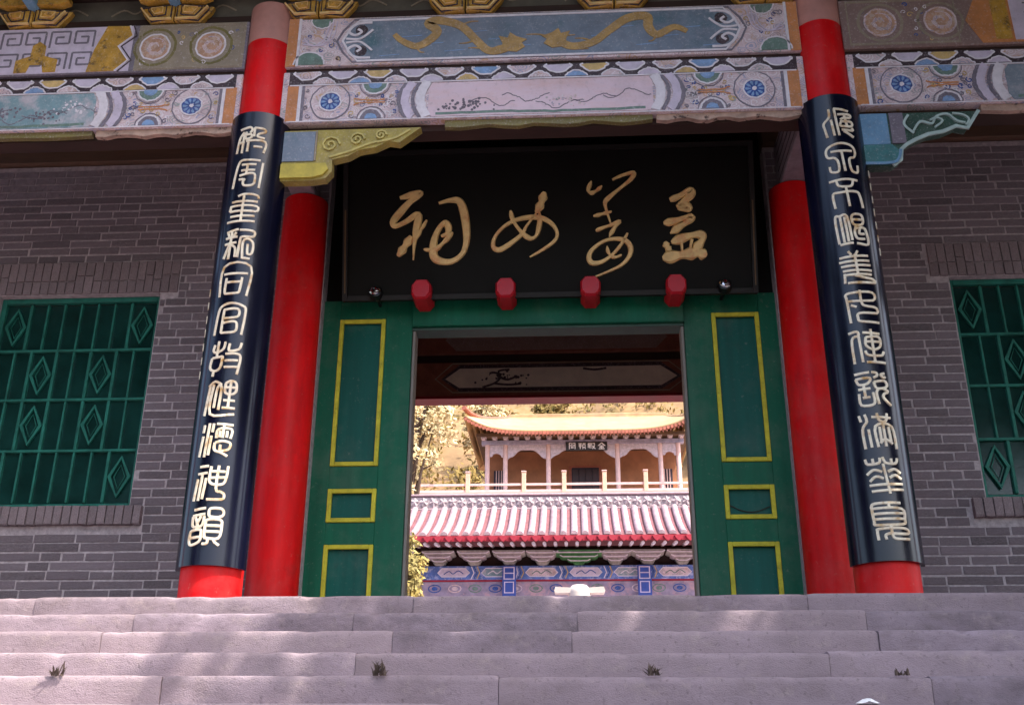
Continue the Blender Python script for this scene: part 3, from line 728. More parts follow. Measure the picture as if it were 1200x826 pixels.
def upper_side(s):
    a, c = sorted((s * 2.31, s * 6.14))
    b = MB().box(a, c, BY, .12, UZ0, UZ1, .006).build('upper_beam', p_grey if s < 0 else p_mauve, gate)
    z0, z1 = UZ0 + .012, UZ1 - .008; zm = (z0 + z1) / 2
    G = lambda d0, d1: sorted((s * d0, s * d1))
    for q0, q1 in ((2.33, 3.20), (4.95, 5.90)):
        x0, x1 = G(q0, q1)
        bm_ = p_tan if s < 0 else p_mauve
        pn = part(b, 'medallion_panel', bm_, P(rect(x0, x1, z0, z1), .001, .004))
        part(b, 'panel_border', p_tan, L([(x0 + .03, z0 + .02), (x1 - .03, z0 + .02), (x1 - .03, z1 - .02), (x0 + .03, z1 - .02)], .022, .004, .007, True))
        filler(b, x0 + .06, x1 - .06, z0 + .05, z1 - .05, 12, tuple((x0 + (d_ if s > 0 else (x1 - x0) - d_), zm, .16) for d_ in (.27, .72)))
        for dx in (.27, .72):
            mx_ = x0 + (dx if s > 0 else (x1 - x0) - dx)
            part(b, 'medallion', p_medal, P(circ(mx_, zm, .112, rz=.118), .004, .0075))
            part(b, 'medallion_ring', p_white if s < 0 else p_base, L(circ(mx_, zm, .118, rz=.124), .014, .004, .0085, True))
            part(b, 'medallion_halo', p_olive if s < 0 else p_tan, L(circ(mx_, zm, .165, rz=.172), .022, .004, .0052, True))
            mb = MB()
            for k in range(6):
                mb.ribbon(arc(mx_, zm, .03 + .011 * k, 60 * k, 60 * k + 170, 9), .008, F, .0075, .0088 + k * .0002)
            mb.build('medallion_scroll', p_base, b)
    x0, x1 = G(3.22, 4.93)
    if s < 0:
        part(b, 'fret_panel', p_lilac, P(rect(x0 + .0, x1 - .02, z0, z1), .001, .0038))
        n = 0
        for i in range(7):
            cx = x1 - .42 - i * .2
            for cz in (zm - .105, zm + .105):
                sz = .078; m = -1 if (i + (cz > zm)) % 2 else 1
                q = [(cx - m * sz, cz - sz * 1.0), (cx - m * sz, cz + sz), (cx + m * sz, cz + sz), (cx + m * sz, cz - sz * .5), (cx - m * sz * .4, cz - sz * .5), (cx - m * sz * .4, cz + sz * .3), (cx + m * sz * .4, cz + sz * .3)]
                mb = MB()
                for k in range(len(q) - 1):
                    mb.ribbon([q[k], q[k + 1]], .016, F, .0038, .0062 + k * .0002 + n * .00001)
                n += 1; mb.build('key_fret', p_grey, b)
        # ochre stepped block and zigzag end
        cx = x1 - .78
        part(b, 'stepped_block', p_ochre, P([(cx - .17, z0 + .01), (cx - .17, z0 + .13), (cx - .06, z0 + .17), (cx - .055, z0 + .27), (cx, z0 + .31), (cx + .055, z0 + .27), (cx + .06, z0 + .17), (cx + .17, z0 + .13), (cx + .17, z0 + .01), (cx + .07, z0 + .01), (cx + .05, z0 + .08), (cx - .05, z0 + .08), (cx - .07, z0 + .01)], .0042, .0078))
        zg = [(x1 - .06, z1), (x1 - .02, z1 - .10), (x1 - .13, zm + .02), (x1 - .035, z0 + .10), (x1 - .13, z0)]
        part(b, 'zigzag_end', p_ochre, P([(x1 - .25, z1), zg[0], zg[1], zg[2], zg[3], zg[4], (x1 - .36, z0), (x1 - .32, zm)], .004, .0085))
        part(b, 'zigzag_line', p_white, L(zg, .013, .004, .0105)); part(b, 'zigzag_line', p_dark, L([(x + .025, z) for x, z in zg], .013, .004, .0075))
    else:
        part(b, 'fret_panel', p_orange, P([(x0 + .02, zm), (x0 + .12, z0), (x1, z0), (x1, z1), (x0 + .12, z1)], .001, .004))
        part(b, 'lilac_field', p_lilac, P(rect(x0 + .36, x1 - .36, z0 + .02, z1 - .02), .004, .0062))
        part(b, 'ochre_field', p_ochre, P(rect(x0 + .22, x0 + .34, z0 + .03, z1 - .03), .004, .006))
        for i in range(6):
            x = x0 + .46 + i * .17
            for dz in (.14, -.04):
                part(b, 'key_fret', p_grey, L([(x, zm + dz), (x + .12, zm + dz), (x + .12, zm + dz - .09), (x, zm + dz - .09)], .014, .0062, .0082))
upper_side(-1); upper_side(1)

# plate and bracket sets above the beams ---------------------------------
MB().box(-6.3, 6.3, -.06, .14, UZ1 + .002, 4.755, .006).build('plate_beam', wood_dark, gate)
bb = MB().box(-6.3, 6.3, -.0, .04, 4.757, 5.0).build('bracket_board', M('bracket_board_paint', '#6a655c', .7, .2, 5), gate)
mb = MB()
for i in range(20):
    x = -6 + i * .62; mb.ribbon(smooth_line([(x, 4.84), (x + .1, 4.9), (x + .2, 4.86), (x + .3, 4.92), (x + .42, 4.86)], 4), .014, face_at(0), 0, .004 + i * .0001)
mb.build('board_scroll', p_tan, bb)
def bracket_set(cx):
    y0 = -.165
    blk = MB(); lobes = []
    # two-lobed cap block flaring upwards
    for s in (-1, 1):
        o = [(cx + s * .006, UZ1 + .012), (cx + s * .20, UZ1 + .014), (cx + s * .285, UZ1 + .13), (cx + s * .30, UZ1 + .17), (cx + s * .006, UZ1 + .17)]
        v = [(x, y0 + (.02 if i in (0, 4) else .06), z) for i, (x, z) in enumerate(o)] + [(x, -.062, z) for x, z in o]
        mid = (cx + s * .13, y0 - .03, UZ1 + .10); v.append(mid)
        f = [(i, (i + 1) % 5, 10) for i in range(5)] + [(i, (i + 1) % 5, 5 + (i + 1) % 5, 5 + i) for i in range(5)]
        blk.add(v, f); lobes.append((v[:5], mid))
    b = blk.build('bracket_set', p_ochre, gate)
    for pv, mid in lobes:
        for kk, rad, mt in ((.86, .007, p_dark), (.55, .006, p_dark), (.36, .005, gold)):
            q = [tuple(mid[c] + kk * (a[c] - mid[c]) - (.004 if c == 1 else 0) for c in range(3)) for a in pv]
            MB().tube(q + [q[0]], rad, 5).build('painted_outline', mt, b)
    for s in (-1, 1):
        o = [(cx + s * .016, UZ1 + .02), (cx + s * .19, UZ1 + .022), (cx + s * .272, UZ1 + .13)]
        MB().ribbon(o, .012, lambda u, v_, h: (u, y0 + .012 - h, v_), 0, .02).build('gilt_line', gold, b)
    for k, (w, z, y) in enumerate(((.30, 4.82, -.20), (.42, 4.90, -.30))):
        a = MB(); a.prism([(cx - w, z + .07), (cx - w, z + .03), (cx - w + .07, z), (cx + w - .07, z), (cx + w, z + .03), (cx + w, z + .07)], y, y + .07); a.build('bracket_arm', p_teal_br if k else p_ochre, b)
    MB().box(cx - .045, cx + .045, -.42, .0, 4.80, 4.895, .01).build('bracket_tongue', p_sky_br, b)
for k in range(-5, 5): bracket_set(.585 + k * 1.17)
MB().box(-6.5, 6.5, -.42, -.30, 4.975, 5.09, .01).build('eave_purlin', p_teal_br, gate)

# roof of the gate: eaves out of frame, still shading the porch -------------
roof_m = M('grey_roof_tile', '#6b6668', .8, .15, 4, .2)
def roof_profile(y0, y1, z0, z1, n=10):
    return [(y0 + (y1 - y0) * i / n, z0 + (z1 - z0) * ((i / n) * .72 + (i / n) ** 2 * .28)) for i in range(n + 1)]
fr = roof_profile(-1.4, 3.2, 5.3, 7.7); rr_ = [(6.4 - y, z) for y, z in fr]
top = fr + rr_[::-1][1:]
rf = MB().prism_x([(y, z) for y, z in top] + [(y, z - .07) for y, z in reversed(top)], -7.6, 7.6).build('roof', wood_mid, gate)
rows = MB()
for i in range(58):
    x = -7.4 + i * .26
    for prof_ in (fr, rr_):
        rows.tube([(x, y, z + .03) for y, z in prof_], .06, 6)
ro = rows.build('tile_ridges', roof_m, rf); ro['kind'] = 'stuff'
rows = MB()
for i in range(60):
    x = -7.4 + i * .25
    rows.tube([(x, fr[0][0] + .06, fr[0][1] - .10), (x, fr[4][0], fr[4][1] - .12)], .045, 8)
ro = rows.build('rafters', p_teal_br, rf); ro['kind'] = 'stuff'
MB().box(-7.6, 7.6, 3.05, 3.35, 7.7, 8.1, .03).build('ridge', roof_m, rf)
for s in (-1, 1):
    MB().prism_x([(1.46, 0), (6.3, 0), (6.3, 4.9), (3.2, 7.2), (1.46, 5.2)], s * 6.2 - .02 if s > 0 else -6.5, 6.5 if s > 0 else -6.18).build('end_wall', brick_m, gate)

# rear side of the passage ---------------------------------------------
RYF = 6.0
F = face_at(RYF)
rb = MB().box(-2.4, 2.4, RYF, RYF + .22, 3.715, 4.18, .006).build('rear_beam', M('rear_beam_paint', '#8a5444', .6, .2, 7), gate)
pan = [(-1.46, 3.95), (-1.25, 3.80), (1.35, 3.80), (1.58, 3.95), (1.35, 4.12), (-1.25, 4.12)]
part(rb, 'rear_panel', M('rear_panel_paint', '#e6dccc', .6, .1, 4), P(pan, .001, .005))
part(rb, 'rear_panel_border', p_dark, L(pan, .05, .001, .007, True)); part(rb, 'rear_panel_line', p_tan, L([(x * 1.07, 3.955 + (z - 3.955) * 1.25) for x, z in pan], .014, .001, .006, True))
mb = MB()
for ln in ([(-.95, 3.83), (-.8, 3.88), (-.72, 3.96), (-.74, 4.05), (-.6, 4.07)], [(-.72, 3.96), (-.62, 3.93), (-.5, 3.98)], [(-.8, 3.88), (-.62, 3.86), (-.45, 3.87)], [(-.7, 4.0), (-.8, 4.03), (-.86, 4.02)], [(.35, 4.07), (.5, 4.05), (.65, 4.07)]):
    mb.ribbon(smooth_line(ln, 4), .028, F, .005, .0075 + len(mb.v) * 1e-5)
for i in range(34):
    mb.plate(circ(-.68 + random.gauss(0, .16), 3.95 + random.gauss(0, .055), random.uniform(.008, .02), 6), F, .005, .008 + i * .0001)
mb.build('painted_plum_branch', p_dark, rb)['kind'] = 'stuff'
ub = MB().box(-2.4, 2.4, RYF, RYF + .22, 4.30, 4.75, .006).build('rear_upper_beam', M('rear_beam_paint', '#6a3c34'), gate)
part(ub, 'rear_panel', p_mauve, P([(-1.3, 4.34), (1.3, 4.34), (1.45, 4.5), (1.3, 4.68), (-1.3, 4.68), (-1.45, 4.5)], .001, .005))
MB().box(-2.4, 2.4, RYF + .04, RYF + .18, 4.181, 4.299).build('rear_gap_board', wood_dark, gate)
MB().box(-2.4, 2.4, RYF - .02, RYF + .24, 3.675, 3.713, .004).build('rear_soffit_rail', red_dark, gate)
for x in (-2.15, 2.15, -6.3, 6.3): column(x, RYF + .1, .2, 4.9)
MB().box(-6.2, 6.2, 1.9, RYF + .3, 5.0, 5.05).build('passage_ceiling', wood_dark, gate)
for s in (-1, 1):
    a, b = sorted((s * 2.3, s * 2.42)); MB().box(a, b, 1.85, RYF, 0, 5.0).build('passage_wall', M('passage_plaster', '#b8a494', .8, .15, 3), gate)
MB().box(-2.3, 2.3, 3.72, 3.92, 4.35, 4.70, .01).build('passage_beam', wood_mid, gate)
F = face_at(BY)

# carved corner brackets under the lower beam ------------------------------
def corner_brackets():
    y0, y1 = -.10, -.02
    b = thing('corner_bracket', (-1.9, -.06, 3.17), 'yellow carved corner bracket under the beam right of the left column', 'bracket')
    out = [(-1.95, 3.605), (-.90, 3.605), (-1.06, 3.475), (-1.14, 3.49), (-1.24, 3.44), (-1.36, 3.42), (-1.44, 3.37), (-1.56, 3.34), (-1.555, 3.24), (-1.60, 3.18), (-1.70, 3.165), (-1.95, 3.165)]
    MB().prism(out, y0, y1).build('body', p_yellow_br, b)
    Fb = face_at(y0)
    part_ = lambda n, m, fn: fn(MB()).build(n, m, b)
    part_('grey_panel', p_slate, lambda m: m.plate(rect(-1.94, -1.70, 3.33, 3.59), Fb, .001, .008))
    part_('panel_edge', p_tan, lambda m: m.ribbon([(-1.69, 3.33), (-1.69, 3.595)], .012, Fb, .001, .012))
    part_('lower_scroll', M('bracket_scroll_yellow', '#c0b048', .55, .15, 10), lambda m: m.plate([(-1.94, 3.18), (-1.70, 3.18), (-1.62, 3.20), (-1.58, 3.25), (-1.60, 3.30), (-1.94, 3.30)], Fb, .001, .022))
    mb = MB()
    for k, (cx, cz, r) in enumerate(((-1.58, 3.47, .075), (-1.38, 3.51, .06), (-1.20, 3.54, .045))):
        sp = [(cx + r * (1 - t / 16) * math.cos(t * .75), cz + r * (1 - t / 16) * math.sin(t * .75)) for t in range(15)]
        mb.ribbon(sp, .014, Fb, .001, .014 + k * .001)
    mb.ribbon(smooth_line([(-.98, 3.585), (-1.10, 3.51), (-1.28, 3.47), (-1.42, 3.41), (-1.58, 3.36)], 5), .016, Fb, .001, .012)
    mb.build('carved_scroll', M('bracket_scroll_light', '#c2b56a', .55, .15, 10), b)
    b = thing('corner_bracket', (2.4, -.06, 3.15), 'teal and green carved corner bracket under the beam right of the right column', 'bracket')
    out = [(2.31, 3.605), (3.21, 3.605), (3.11, 3.455), (3.03, 3.475), (2.93, 3.43), (2.82, 3.41), (2.73, 3.37), (2.66, 3.33), (2.615, 3.29), (2.60, 3.20), (2.54, 3.155), (2.31, 3.155)]
    MB().prism(out, y0, y1).build('body', p_green_br, b)
    part_('blue_panel', p_sky_br, lambda m: m.plate(rect(2.32, 2.545, 3.335, 3.60), Fb, .001, .010))
    part_('lower_scroll', p_teal_br, lambda m: m.plate([(2.32, 3.165), (2.53, 3.165), (2.585, 3.205), (2.60, 3.27), (2.55, 3.325), (2.32, 3.325)], Fb, .001, .022))
    part_('dark_cleat', p_grey, lambda m: m.plate(rect(2.56, 2.66, 3.34, 3.60), Fb, .001, .013))
    mb = MB()
    mb.ribbon(out[1:11], .026, Fb, .001, .016)
    mb.ribbon(smooth_line([(2.72, 3.42), (2.66, 3.50), (2.70, 3.58)], 5), .018, Fb, .013, .018)
    mb.ribbon(smooth_line([(2.72, 3.44), (2.78, 3.52), (2.86, 3.50), (2.90, 3.56), (2.98, 3.58), (3.04, 3.52), (3.10, 3.50)], 5), .016, Fb, .001, .0172)
    mb.ribbon(smooth_line([(2.88, 3.47), (2.94, 3.52), (2.90, 3.55), (2.85, 3.53)], 5), .014, Fb, .001, .0166)
    mb.ribbon(smooth_line([(3.02, 3.585), (3.09, 3.57), (3.13, 3.53), (3.10, 3.48)], 5), .014, Fb, .001, .0168)
    mb.build('white_outline', M('bracket_outline', '#b9d0cc', .55, .12, 10), b)
    part_('scroll_edge', p_sky_br, lambda m: m.ribbon(smooth_line([(2.32, 3.17), (2.53, 3.17), (2.585, 3.21), (2.605, 3.28)], 4), .02, Fb, .02, .028))
corner_brackets()

# ------------------------------------------------------------------ calligraphy
PLAQUE_CHARS = {
    'ci': [(0.05,[(-1.251,0.849),(-1.167,0.87),(-1.076,0.891),(-1.095,0.858),(-1.167,0.811),(-1.244,0.73),(-1.309,0.646),(-1.293,0.603),(-1.205,0.637),(-1.095,0.7),(-1.108,0.575),(-1.125,0.458),(-1.134,0.301)]),(0.06,[(-1.153,0.511),(-1.211,0.42),(-1.269,0.337)]),(0.025,[(-1.018,0.649),(-1.069,0.561),(-1.115,0.47)]),(0.055,[(-0.914,0.794),(-0.817,0.818),(-0.739,0.81),(-0.701,0.723),(-0.679,0.578),(-0.679,0.447),(-0.716,0.344),(-0.806,0.283),(-0.902,0.289),(-0.957,0.33),(-0.962,0.428),(-0.94,0.519),(-0.901,0.59),(-0.856,0.622),(-0.831,0.575),(-0.844,0.523),(-0.895,0.505)]),(0.035,[(-0.792,0.535),(-0.87,0.452),(-0.947,0.391),(-1.044,0.39)])],
    'nv': [(0.06,[(-0.003,0.869),(-0.032,0.778),(-0.075,0.687)]),(0.035,[(-0.075,0.687),(-0.163,0.572),(-0.196,0.511),(-0.299,0.428),(-0.395,0.375),(-0.446,0.402),(-0.435,0.48),(-0.361,0.57),(-0.252,0.63),(-0.124,0.653),(-0.015,0.637),(0.067,0.579),(0.101,0.5),(0.071,0.436),(-0.025,0.367),(-0.134,0.304)]),(0.035,[(-0.296,0.713),(-0.271,0.62),(-0.196,0.514),(-0.126,0.467),(-0.075,0.498),(-0.047,0.615),(-0.052,0.72)])],
    'jiang': [(0.03,[(0.4,0.954),(0.372,0.88),(0.398,0.852),(0.442,0.871),(0.489,0.91)]),(0.032,[(0.579,0.963),(0.67,1.001),(0.76,1.019),(0.735,0.962),(0.641,0.886),(0.546,0.807),(0.513,0.764),(0.524,0.692),(0.557,0.583)]),(0.028,[(0.411,0.647),(0.491,0.666),(0.567,0.684)]),(0.03,[(0.428,0.519),(0.488,0.544),(0.568,0.569),(0.634,0.595),(0.593,0.548),(0.559,0.495),(0.542,0.462)]),(0.035,[(0.697,0.492),(0.643,0.399),(0.562,0.307),(0.469,0.249),(0.39,0.244),(0.367,0.298),(0.402,0.364),(0.499,0.429),(0.604,0.447),(0.683,0.425),(0.72,0.368),(0.705,0.29),(0.638,0.218),(0.533,0.167),(0.387,0.11)]),(0.025,[(0.521,0.382),(0.536,0.321),(0.581,0.286),(0.643,0.305)])],
    'meng': [(0.06,[(1.061,0.773),(1.138,0.802),(1.234,0.85),(1.23,0.8),(1.136,0.717),(1.201,0.715),(1.213,0.688),(1.135,0.69)]),(0.055,[(1.003,0.572),(1.106,0.592),(1.237,0.624),(1.197,0.574),(1.124,0.529),(1.057,0.481)]),(0.05,[(1.012,0.41),(1.031,0.363),(1.057,0.333)]),(0.065,[(1.064,0.403),(1.193,0.45),(1.298,0.468),(1.329,0.434),(1.295,0.377),(1.244,0.329)]),(0.05,[(1.15,0.411),(1.153,0.32)]),(0.05,[(1.238,0.425),(1.215,0.325)]),(0.085,[(0.986,0.268),(1.097,0.287),(1.214,0.303),(1.293,0.306),(1.357,0.281)])],
}

def plaque():
    t = thing('name_plaque', (0, 1.33, 2.90), 'large black name plaque with four gold brush characters above the doorway', 'plaque')
    B0 = Vector((0.015, 1.33, 2.90)); V = Vector((0, -.33, 1.18)).normalized(); N = Vector((0, -V.z, V.y)); H = 1.225
    mp = lambda u, v, h: tuple(B0 + Vector((u - .015, 0, 0)) + V * v + N * h)
    mb = MB(); mb.plate(rect(-1.70, 1.73, 0, H), mp, -.05, 0); mb.add([mp(-1.70, 0, -.05), mp(1.73, 0, -.05), mp(1.73, H, -.05), mp(-1.70, H, -.05)], [(3, 2, 1, 0)])
    mb.build('board', black_board, t)
    fm = M('plaque_frame_brown', '#0d0a07', .6, .2, 8)
    for q in (rect(-1.745, -1.702, -.045, H + .045), rect(1.732, 1.775, -.045, H + .045), rect(-1.70, 1.73, -.045, -.002), rect(-1.70, 1.73, H + .002, H + .045)):
        m2 = MB(); m2.plate(q, mp, -.06, .022); m2.build('frame_strip', fm, t)
    gl = M('plaque_gilt_edge', '#5a452c', .4, .2, 9, metal=.1)
    for x in (-1.722, 1.754): m2 = MB(); m2.ribbon([(x, .02), (x, .75)], .012, mp, .0222, .027); m2.build('gilt_edge', gl, t)
    for k, st in PLAQUE_CHARS.items():
        m2 = MB()
        for i, (w, pts) in enumerate(st):
            m2.ribbon(smooth_line(pts, 6), w * 1.2, mp, .0, .018 + i * .0011, ridge=True, taper=lambda t_: min(1, .45 + t_ * 6) * min(1, .30 + (1 - t_) * 5) * (.92 + .22 * math.sin(t_ * 17 + len(pts))))
        m2.build('character', gold, t, True)
plaque()

LEFT = [
 [[(2.5,2.2),(1,4.5),(.3,9.6)],[(1,1.2),(3,.8),(4.6,.6),(5.2,1.5),(4.6,2.6)],[(2.6,2.5),(2.3,9.8)],[(3.3,2.2),(3.1,4.6),(5,4.4),(5,3.2),(3.4,3.2)],[(6,.8),(6,4)],[(6,.8),(9,1),(9.6,2),(7.5,3),(7.3,4),(9.5,4.4)],[(3.5,5.6),(9.8,5.5),(9.6,9.6)],[(4.3,6),(4.2,9.4)],[(6.2,7.6),(9,7.6)],[(1.2,6),(3,6)]],
 [[(.4,10),(1,5),(2.2,.8),(5,.3),(9,.3)],[(9.9,1),(9.3,10)],[(3,2),(7.8,1.8)],[(3,4),(7.6,3.8)],[(5,1.8),(4.8,5)],[(2.6,5.8),(7,5),(7.8,6.5),(7.3,9),(4.5,9.3),(4,8),(4.6,7)],[(2.5,7.2),(4,7.1)]],
 [[(3,1),(5,.3),(9,.4),(9.8,1.5)],[(1,2.8),(9.6,2.6)],[(.5,4.3),(9.3,4.2),(9.6,6.1)],[(.6,6),(9.4,6)],[(1,7.8),(9,7.6)],[(0,9.6),(9.3,9.4)],[(5,.8),(4.7,9.5)],[(.8,4.4),(.5,6)]],
 [[(.5,1),(4.5,.2)],[(2.4,.5),(2.4,3)],[(.3,3),(4.4,2.7)],[(1,1.4),(1.6,2.6)],[(3.8,1.2),(3.2,2.6)],[(2.3,3),(2,10)],[(.2,5),(4.3,4.6)],[(2,5),(.2,9.6)],[(2.4,5.2),(4,6.5),(4.2,9.5)],[(5,.5),(9,.6),(9.8,1.6),(9,2.6),(6,2.8),(5.4,4),(5,9.6)],[(6.6,10),(6.4,4.4),(8.3,3.5),(9.6,5),(9.4,8),(8.1,8.2),(7.9,5.2)],[(6.5,9.8),(9,9.9)]],
 [[(.4,10),(1,.4),(9.7,.2),(9.2,9.8)],[(1.4,2.9),(9,2.6)],[(2.4,4.2),(2.2,8.5),(3,9.2),(6.4,9),(7,8),(7.4,4)],[(2.6,5.6),(7,5.4)]],
 [[(.2,10),(1,3),(2.2,1),(5.2,.2),(8.5,.9),(9.6,2.5),(9,10)],[(2.6,9.5),(2.9,3),(3.6,2.2),(7,2),(7.8,3.2),(7,4.6),(3,5)],[(3,6.4),(6.6,6),(7.4,7.3),(6.8,9.2),(2.6,9.5)]],
 [[(1.2,1),(.8,2.8),(2.2,3.4),(4.2,2.4),(4.6,.3)],[(2.5,0),(2.2,5)],[(.6,5),(.2,8),(2.2,9),(3.8,8),(4.2,4.6)],[(.8,5),(4.2,4.8)],[(1.8,9),(1.5,10.6)],[(6,.8),(6,3),(8.8,2.4),(9.5,.4)],[(5,4),(8.4,3.8),(9.6,5),(9,10)],[(5,6),(9,5.8)],[(5,8),(9,7.8)]],
 [[(.8,1.6),(2.8,.2),(5,1.2)],[(1.3,1.5),(.2,10)],[(2.5,1),(2.2,9.7),(9.6,9.7)],[(3.2,8),(3.8,2.2),(5,2),(4.7,8.6)],[(6.2,.8),(7.6,0),(9.2,.6),(9.4,3),(8,4),(6.2,3.4),(6.2,.8)],[(6,2),(9.3,1.9)],[(7.7,0),(7.5,8.2)],[(6,5.8),(9.4,5.8)],[(5.8,8),(9.6,8)]],
 [[(1,.8),(.8,3)],[(.9,4),(.2,9.8)],[(2.7,.4),(2,10)],[(4,.5),(3.8,3)],[(3.6,4),(3.2,9.5)],[(5,.6),(9.8,.8)],[(7.2,.8),(7,4.6)],[(5.2,4.7),(5.6,2.2),(9.4,2),(9.3,4.7)],[(6.2,2.6),(6.1,4.5)],[(8.2,2.6),(8.2,4.5)],[(5,6),(5,8),(7,8.8),(9,9.7)],[(5.2,6),(7,5.5),(9.4,6),(9,7.8),(6.4,8.4)],[(6.6,6.6),(6.6,8)]],
 [[(1.2,.6),(4,.5)],[(.8,2.6),(3.8,2.4)],[(2.3,2.6),(1.7,10)],[(.9,4),(.1,10)],[(3.6,3.8),(2.9,9.6)],[(4.8,.6),(4.6,4.5),(6,5.6),(8.6,5.4),(9.4,3.5),(9.6,.4)],[(7,.4),(6.8,6.8),(8.2,7.6),(9.2,8.2),(8.8,9.6),(4.4,9.7)],[(5,2),(9,2)],[(5,3.8),(9,3.6)]],
 [[(1,.4),(4.6,0)],[(.8,2),(4.6,1.6)],[(.8,2.2),(.9,4.6),(2.2,5),(4,4.6),(4.4,2.2)],[(1.6,2.3),(2.4,4),(2.5,5.6)],[(2.5,4),(3.5,2.1)],[(.4,6.8),(1,6),(3.6,5.8),(4,7),(3.6,9),(1,9.8),(.3,8.6),(.4,6.8)],[(.6,7.9),(3.8,7.7)],[(5.6,.8),(6.2,.1),(9,.1),(9.8,1.2),(9,2.3),(6,2.3),(5.6,.8)],[(5,8),(5,4),(5.8,3.1),(9,3.1),(9.6,4.5),(9,8),(5,8)],[(5,4.7),(9.4,4.7)],[(5,6.3),(9.4,6.3)],[(6,8),(6,9.4),(4.6,9.6)],[(7.6,8),(8,9),(9.4,9.9)]],
]
